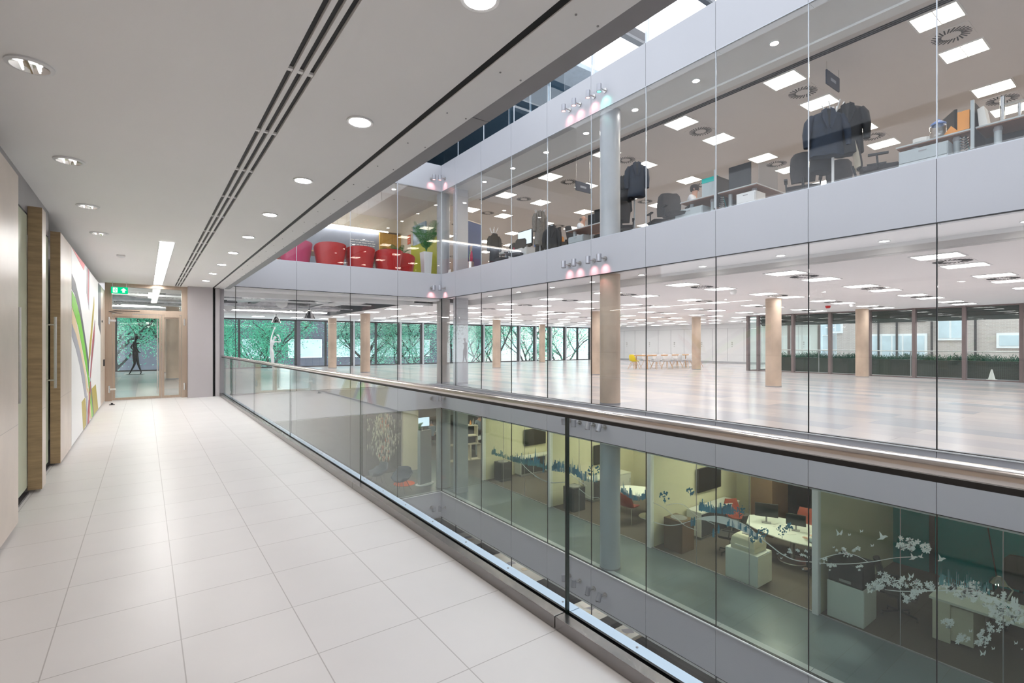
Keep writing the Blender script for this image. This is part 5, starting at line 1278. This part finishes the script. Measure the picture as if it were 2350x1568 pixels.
def ribbon(pts,w,name='branch',mat='decalw',par=None):
    c=smooth(pts); 
    for i in range(len(c)-1): pass
    up=[];dn=[]
    for i,p in enumerate(c):
        q=c[min(i+1,len(c)-1)]; r=c[max(i-1,0)]; dx,dy=q[0]-r[0],q[1]-r[1]; l=math.hypot(dx,dy) or 1; s=i/(len(c)-1)
        ww=(w[0]+(w[1]-w[0])*s)/2; up.append((p[0]-dy/l*ww,p[1]+dx/l*ww)); dn.append((p[0]+dy/l*ww,p[1]-dx/l*ww))
    b=MB(); U_=[P(*p,X=XD) for p in up]; N_=[P(*p,X=XD) for p in dn]
    b.grid([U_,N_]); b.grid([[(p[0]-.0015,p[1],p[2]) for p in N_],[(p[0]-.0015,p[1],p[2]) for p in U_]]); b.build(name,M[mat],par or DW)
ribbon([L3(-80,520),L3(0,560),L3(60,575),L3(180,568)],(1.2,1.2))
ribbon([L3(60,478),L3(120,480),L3(180,500),L3(250,545),L3(330,600)],(1.5,1))
ribbon([L3(270,620),L3(300,645),L3(360,685),L3(425,692)],(1.2,1.2))
ribbon([L2(1500,700),L2(1560,800),L2(1640,880),L2(1750,950),L2(1840,972),L2(1960,965)],(1.2,1.4))
ribbon([L3(850,730),L3(930,770),L3(1030,850),L3(1100,910),L3(1190,945)],(1.2,1.2))
ribbon([L3(950,750),L3(1030,735),L3(1100,755),L3(1190,830),L3(1330,900)],(1.4,1))
ribbon([L3(850,880),L3(950,905),L3(1050,900),L3(1180,860),L3(1300,835),L3(1420,845),L3(1560,900),L3(1640,960),L3(1704,1050)],(1.5,2))
D([L3(1190,858),L3(1250,838),L3(1340,834),L3(1440,850),L3(1560,905),L3(1640,965),L3(1690,1010),L3(1560,960),L3(1450,910),L3(1330,880)],'decalw','hill_patch',DW)
ribbon([L4(0,440),L4(80,450),L4(180,510),L4(270,570),L4(350,630),L4(430,690),L4(520,730),L4(620,742),L4(750,755),L4(900,755),L4(1050,740),L4(1200,715),L4(1320,708)],(2.6,1.5))
ribbon([L4(690,722),L4(780,695),L4(870,685),L4(950,705),L4(1020,745)],(2,1))
ribbon([L4(1130,932),L4(1250,943),L4(1400,940),L4(1600,938),L4(1750,958),L4(1900,1008),L4(2079,1078),L4(2200,1130)],(1.2,6.5))
def flower(px,py,r,seed):
    random.seed(seed); out=[]; n=5; a0=random.uniform(0,6)
    m=30
    for k in range(m):
        a=2*math.pi*k/m+a0; rr=r*(.28+.80*abs(math.sin(n*(a-a0)/2))**.9)*random.uniform(.92,1.08); out.append((px+rr*math.cos(a),py+rr*math.sin(a)*.9))
    return out
random.seed(21)
clusters=[(1270,610,60,14),(1350,640,50,8),(1420,650,40,5),(1070,905,55,14),(1110,840,35,4),(1160,865,35,5),(1215,890,35,5),(1270,880,40,7),(1340,900,40,8),(1290,985,50,9),(1345,955,45,8),(1420,905,50,9),(1520,900,40,6),(1590,930,60,16),(1660,950,60,16),(1730,915,55,14),(1760,975,60,15),(1830,960,40,6),(1860,1040,70,18),(1900,1100,70,18),(1985,1060,70,18),(2050,1110,60,14),(1880,1190,55,12),(1820,1240,50,10),(1800,1300,45,10),(1650,1260,60,8),(1565,1155,45,9),(930,655,35,7),(830,680,45,9),(720,740,50,9),(770,770,40,7),(965,780,30,5),(880,700,30,5),(500,685,50,6),(590,690,35,5),(1930,980,40,5),(1990,1160,30,4)]
for i,(cx,cy,s,n) in enumerate(clusters):
    b=MB(); q=MB()
    for k in range(int(n*1.4)):
        a=random.uniform(0,6.28); r=s*math.sqrt(random.random())
        fx,fy=L4(cx+r*math.cos(a),cy+r*.75*math.sin(a)); fr=random.uniform(3.2,7)*(1 if cx>1000 else .6)
        pts=flower(fx,fy,fr,i*100+k); b.plate([(p[0]-.0004*(k%4),p[1],p[2]) for p in [P(*u,X=XD) for u in pts]],(-.001,0,0))
        if (k%5)==0: q.plate([(p[0]-.004,p[1],p[2]) for p in [P(fx+.8*math.cos(t_),fy+.8*math.sin(t_),X=XD) for t_ in (0,1,2,3,4,5)]],(-.001,0,0))
    b.build('blossom_cluster',M['decalw'],DW)
    if i%4==0 and n>4: q.build('pink_centres',M['decalp'],DW)
def birdpts(x,y,s,fl=1): return [L4(x+fl*a*s,y+c*s) for a,c in ((-1,.5),(-.4,.15),(-.55,-1),(.05,-.2),(.5,-.3),(1.0,-.02),(.5,.1),(.1,.45),(-.3,.45))]
for (x,y,s,fl) in ((1115,572,40,1),(1325,712,32,1),(1375,705,22,-1),(1515,722,34,1)): D(birdpts(x,y,s,fl),'decalw','bird',DW)
def butterfly(x,y,s):
    D([L4(x+a*s,y+c*s) for a,c in ((0,.3),(-.9,-.8),(-.6,.2),(-.7,.9),(0,.5))],'decalw','butterfly_wing',DW); D([L4(x+a*s,y+c*s) for a,c in ((0,.3),(.7,-.7),(.75,.1),(.4,.8),(0,.5))],'decalw','butterfly_wing',DW)
for a in ((822,540,28),(890,555,12),(972,530,14),(1045,628,14),(782,640,10),(1310,835,24),(1030,935,26),(1660,880,14),(1800,1360,26),(1870,1330,14),(2025,1292,16),(1715,1210,16),(335,675,10),(400,685,8),(425,715,9),(573,790,9),(1660,1250,12),(2065,1335,10)): butterfly(*a)
for k,(x,y) in enumerate(((2000,1010),(2015,1015),(2033,1022))):
    D([L4(x+a,y+c) for a,c in ((-6,38),(-7,0),(-9,-16),(-4,-30),(0,-36),(5,-30),(7,-14),(5,4),(8,38),(2,38),(0,10),(-2,38))],'decalw','couple_silhouette',DW)
random.seed(9)
def sky(pts,hmin,hmax,n,f,mat='decalb',spread=12):
    c=smooth([f(*p) for p in pts],8); m=len(c)-1
    b=MB()
    for k in range(n):
        s=k/n*m; i=int(s); x=c[i][0]+(c[min(i+1,m)][0]-c[i][0])*(s-i); y=c[i][1]+(c[min(i+1,m)][1]-c[i][1])*(s-i)
        w_=random.uniform(.6,1.7); h=random.uniform(hmin,hmax)*(1+.9*math.sin(s*.8)**2)
        typ=random.random()
        if typ<.6: q=[(x-w_,y+random.uniform(1,5)),(x-w_,y-h),(x+w_,y-h),(x+w_,y+random.uniform(1,5))]
        else: q=[(x-w_*.8,y+3),(x-w_*.5,y-h*.7),(x,y-h*1.4),(x+w_*.5,y-h*.7),(x+w_*.8,y+3)]
        b.plate([(p[0]-.0005*(k%5),p[1],p[2]) for p in [P(*u,X=XD) for u in q]],(-.001,0,0))
    b.build('skyline_run',M[mat],DB)
sky([(1290,705),(1400,740),(1500,775),(1600,800),(1700,815),(1800,850)],2,7,60,L2,'decalt')
sky([(1480,770),(1600,790),(1720,800)],4,12,30,L2,'decalb')
sky([(1840,840),(1930,830),(2038,900)],5,14,26,L2,'decalb')
sky([(60,470),(150,480),(250,500),(300,545),(420,560)],5,13,44,L3,'decalb')
sky([(600,640),(700,700),(800,690)],5,12,30,L3,'decalb')
sky([(1210,780),(1330,800),(1480,810)],6,14,50,L3,'decalb')
sky([(1420,900),(1560,940),(1700,1040)],4,9,34,L3,'decalb')
sky([(1500,890),(1600,900),(1750,920),(1850,960)],8,20,34,L4,'decalt')
for (x,y,f,h) in ((1308,712,L2,18),(1680,760,L2,28),(1752,880,L2,46),(258,530,L3,30)):
    D([f(x-8,y),f(x-4,y-h*2),(f(x,y)[0],f(x,y)[1]-h),f(x+4,y-h*2),f(x+8,y)],'decalb','spire',DB)
def dtree(x,y,r,f,seed):
    random.seed(seed); b=MB()
    for k in range(26):
        a=random.uniform(0,6.28); rr=r*math.sqrt(random.random()); fx,fy=f(x+rr*math.cos(a),y+rr*.9*math.sin(a)); s=random.uniform(1.2,2.6)
        b.plate([(p[0]-.0005*(k%4),p[1],p[2]) for p in [P(fx+s*math.cos(t_),fy+s*math.sin(t_),X=XD) for t_ in (0,1.1,2.2,3.3,4.4,5.3)]],(-.001,0,0))
    x0,y0=f(x,y+r*1.3); x1,y1=f(x,y); b.plate([P(*u,X=XD-.001) for u in ((x0-.7,y0),(x1-.3,y1),(x1+.3,y1),(x0+.7,y0))],(-.001,0,0)); b.build('tree_silhouette',M['decalb'],DB)
for i,a in enumerate(((940,680,42,L3),(1140,640,30,L3),(380,470,50,L3),(300,540,36,L4),(430,530,40,L4),(230,580,28,L4),(480,500,26,L4),(60,380,40,L4),(140,390,40,L4))): dtree(*a,i)
for (x,y) in ((1150,905),(1170,900),(1320,990),(1360,960)):
    D([L3(x+a,y+c) for a,c in ((-8,10),(-9,-30),(-4,-55),(0,-62),(5,-55),(9,-30),(7,10))],'decalb','people_silhouette',DB)
# --- lower end area behind the corner
struct(MB().box(8.7,9.4,19.6,19.75,ZL,-.92),'wall_pier',M['cream'],'white pier of the lower lounge')
struct(MB().box(3.0,8.7,19.8,19.95,ZL,-.92),'wall_mural',mk('dark_lounge_wall',(.13,.12,.12),.5),'dark lounge wall with a chandelier like mural')
random.seed(31)
t=thing('wall_mural','dark mural of red and cream dripping petals in the lower lounge','mural',(7.95,19.79,-2.3))
B(-.74,.74,-.02,0,-1.45,1.3).build('board',mk('dark_mural_board',(.10,.09,.09),.4),t)
for m,n,sp in (('mural_cream',240,.62),('mural_red',40,.32),('mural_grey',120,.6)):
    b=MB()
    for k in range(n):
        x=max(-.7,min(.7,random.gauss(0,sp*.45))); top=.9-abs(x)*.3; z=random.uniform(-1.2+abs(x)*1.1,top); l=random.uniform(.05,.22); w_=random.uniform(.008,.022)
        b.plate([(x-w_,-.022-.0004*(k%9),z),(x,-.022-.0004*(k%9),z-l),(x+w_,-.022-.0004*(k%9),z),(x,-.022-.0004*(k%9),z+l*.4)],(0,-.001,0))
    b.build('petal_marks',M[m],t)
t=thing('display_board','tall grey freestanding display board on a round white base','display board',(8.62,17.4,ZL),math.radians(15)); B(-.28,.28,-.06,.06,.03,2.05).build('board',M['grey2'],t,bevel=.005); B(-.30,-.28,-.07,.07,.03,2.07).build('edge',M['ped'],t); MB().lathe((0,0,0),[(.42,0),(.42,.02),(.3,.03)],32,1,.6).build('base',M['white'],t,True)
def lounge(loc,rz,lab):
    t=thing('lounge_chair',lab,'chair',loc,rz,'blue grey lounge chairs'); rows=[]; n=12
    for i,(y,z,w_) in enumerate(((.3,.40,.26),(.15,.38,.34),(-.1,.40,.37),(-.26,.50,.38),(-.33,.66,.36),(-.36,.84,.26))): rows.append([(w_*(2*k/n-1),y+.16*abs(2*k/n-1)**2*(i>1),z+.16*abs(2*k/n-1)**3*(i<4)) for k in range(n+1)])
    o=MB().grid(rows).build('shell',mk('blue_grey_felt',(.09,.11,.14),.8) if 'blue_grey_felt' not in bpy.data.materials else bpy.data.materials['blue_grey_felt'],t,True); s=o.modifiers.new('thick','SOLIDIFY'); s.thickness=.05
    for a in (1,-1):
        for c in (1,-1): MB().tube([(a*.12,c*.12,.38),(a*.26,c*.26,0)],.012,6).build('leg',M['grey2'],t,True)
    return t
l1_=lounge((7.5,17.0,ZL),2.2,'blue grey lounge chair nearer the display board'); dup(l1_,(7.1,18.2,ZL),1.6,'blue grey lounge chair in front of the dark mural')
t=thing('orange_glow_disc','orange disc painted as a floor glow between lounge chairs and display board','painted glow',(8.0,17.9,ZL)); MB().cyl((0,0,0),(0,0,.012),.4,n=40).build('disc',M['orangered'],t)  # orange glow on the floor, painted as a flat coloured disc
t=thing('cube_shelf','stepped white open cube shelf behind the corner column','shelf',(11.9,19.9,ZL),math.radians(-10))
b=MB()
def cube(x0,x1,z0,z1): b.box(x0,x1,-.2,.2,z0,z0+.03).box(x0,x1,-.2,.2,z1-.03,z1).box(x0,x0+.03,-.2,.2,z0,z1).box(x1-.03,x1,-.2,.2,z0,z1)
cube(-.9,-.35,0,.75); cube(-.35,.2,0,.75); cube(.2,.7,0,.75); cube(-.15,.55,.75,1.6); b.box(-.15,.55,-.2,.2,1.1,1.13)
b.build('carcass',M['cream'],t)
tag(B(11.95,12.35,19.75,20.1,ZL+.79,ZL+1.05).build('storage_box',M['darkcab'],None),'dark storage box in the white cube shelf','box')
t=thing('leaning_picture','cream picture frame leaning on the cube shelf','frame',(11.55,19.65,ZL+.75)); MB().box(-.17,.17,-.015,.015,0,.6).build('frame',M['browncab'],t); B(-.14,.14,-.018,-.015,.03,.57).build('mat',M['cream'],t)
for k,(x,h,m) in enumerate(((11.9,.28,'white'),(12.15,.22,'orange'),(12.3,.30,'steel'))):
    t=thing('shelf_bottle','%s bottle on top of the cube shelf'%('white','amber','silver')[k],'bottle',(x,19.85,ZL+1.6)); MB().lathe((0,0,0),[(.04,0),(.045,.02),(.04,h*.6),(.015,h*.75),(.015,h)],14).build('glass_body',M[m],t,True)
t=desk((11.95,24.0,ZL),0,'far desk of the person at the white screen on the lower level',1.6,.7,False); m4=monitor((11.85,24.2,ZL+.725),math.pi,'bright white screen in front of the seated person on the lower level','screenw'); m4.scale=(1.5,)*3
seated((12.0,23.4,ZL),math.radians(0),'dark haired person seen from behind before a bright screen','bluegrey_shirt')
pp=seated((13.9,21.8,ZL),math.radians(150),'person in a blue grey shirt facing the atrium beyond the cube shelf','bluegrey_shirt'); pp.location.z=ZL+.35
tag(B(13.4,14.4,21.4,22.2,ZL,ZL+.36).build('bench_block',M['darkcab'],None),'dark bench block under the facing person','bench')
t=desk((13.3,20.9,ZL),.3,'white desk with clutter beyond the cube shelf',1.5,.7,False)
palm((10.6,22.4,ZL),'leafy plant behind the display board on the lower level',.8,9,(.15,.2,.9),'grey2',6)
lp=lightpanel((12,18.2,-.92),'light panel over the lower lounge, nearest the corner','panelL','lower lounge light panels',.6,.6,False)
for k,(x,y) in enumerate(((8.0,18.0),(5.0,18.0),(12.5,21),(12.5,24),(9.5,22.5),(15,22))): dup(lp,(x,y,-.92),0,'light panel over the lower lounge, %s further in'%ORD[k],'lower lounge light panels')
# ================= BOTTOM LEVEL =================
ZB=-7.8
for k,(y,L) in enumerate(((18.1,1.5),(14.8,2.7),(11.05,1.1),(9.6,.6))):
    p=(11.2,y,ZB); t=thing('display_counter','light topped counter on the bottom level, %s from the far end'%ORD[k],'counter',p); B(-.5,.5,-L/2,L/2,1.0,1.04).build('top',M['tablew'],t); B(-.45,.45,-L/2+.02,L/2-.02,0,1.0).build('body',M['cream'],t)
    random.seed(k)
    for q in range(4):
        tag(MB().obox((11.0+random.uniform(-.2,.3),y-L/2+.3+(L-.6)*q/3,ZB+1.045+.002*q),(.3,.22,.004),random.uniform(-.5,.5)).build('magazine',[M['paper'],M['cream'],M['lgrey'],M['paper']][q],None),'open magazine on the bottom level counter %s from the far end, spread %s'%(ORD[k],('a','b','c','d')[q]) if False else 'magazine lying on the %s bottom level counter, %s along it'%(ORD[k],ORD[q]),'magazine','magazines on the bottom counters')
    if k<3: pass
for k,(y0,y1) in enumerate(((16.25,17.25),(11.75,13.35),(10.0,10.4),(2,9.1))):
    tag(B(10.75,11.5,y0,y1,ZB,ZB+1.12).build('dark_screen_wall',M['black'],None),'low black screen wall on the bottom level, %s from the far end'%ORD[k],'screen wall')
lq=lightpanel((11.4,15,-4.9),'light panel over the bottom level, farthest','panelB','bottom level light panels',.8,.8,False)
for k,y in enumerate((11.5,8,4,1)): dup(lq,(11.4,y,-4.9),0,'light panel over the bottom level, %s from the far one'%ORD[k+1],'bottom level light panels')
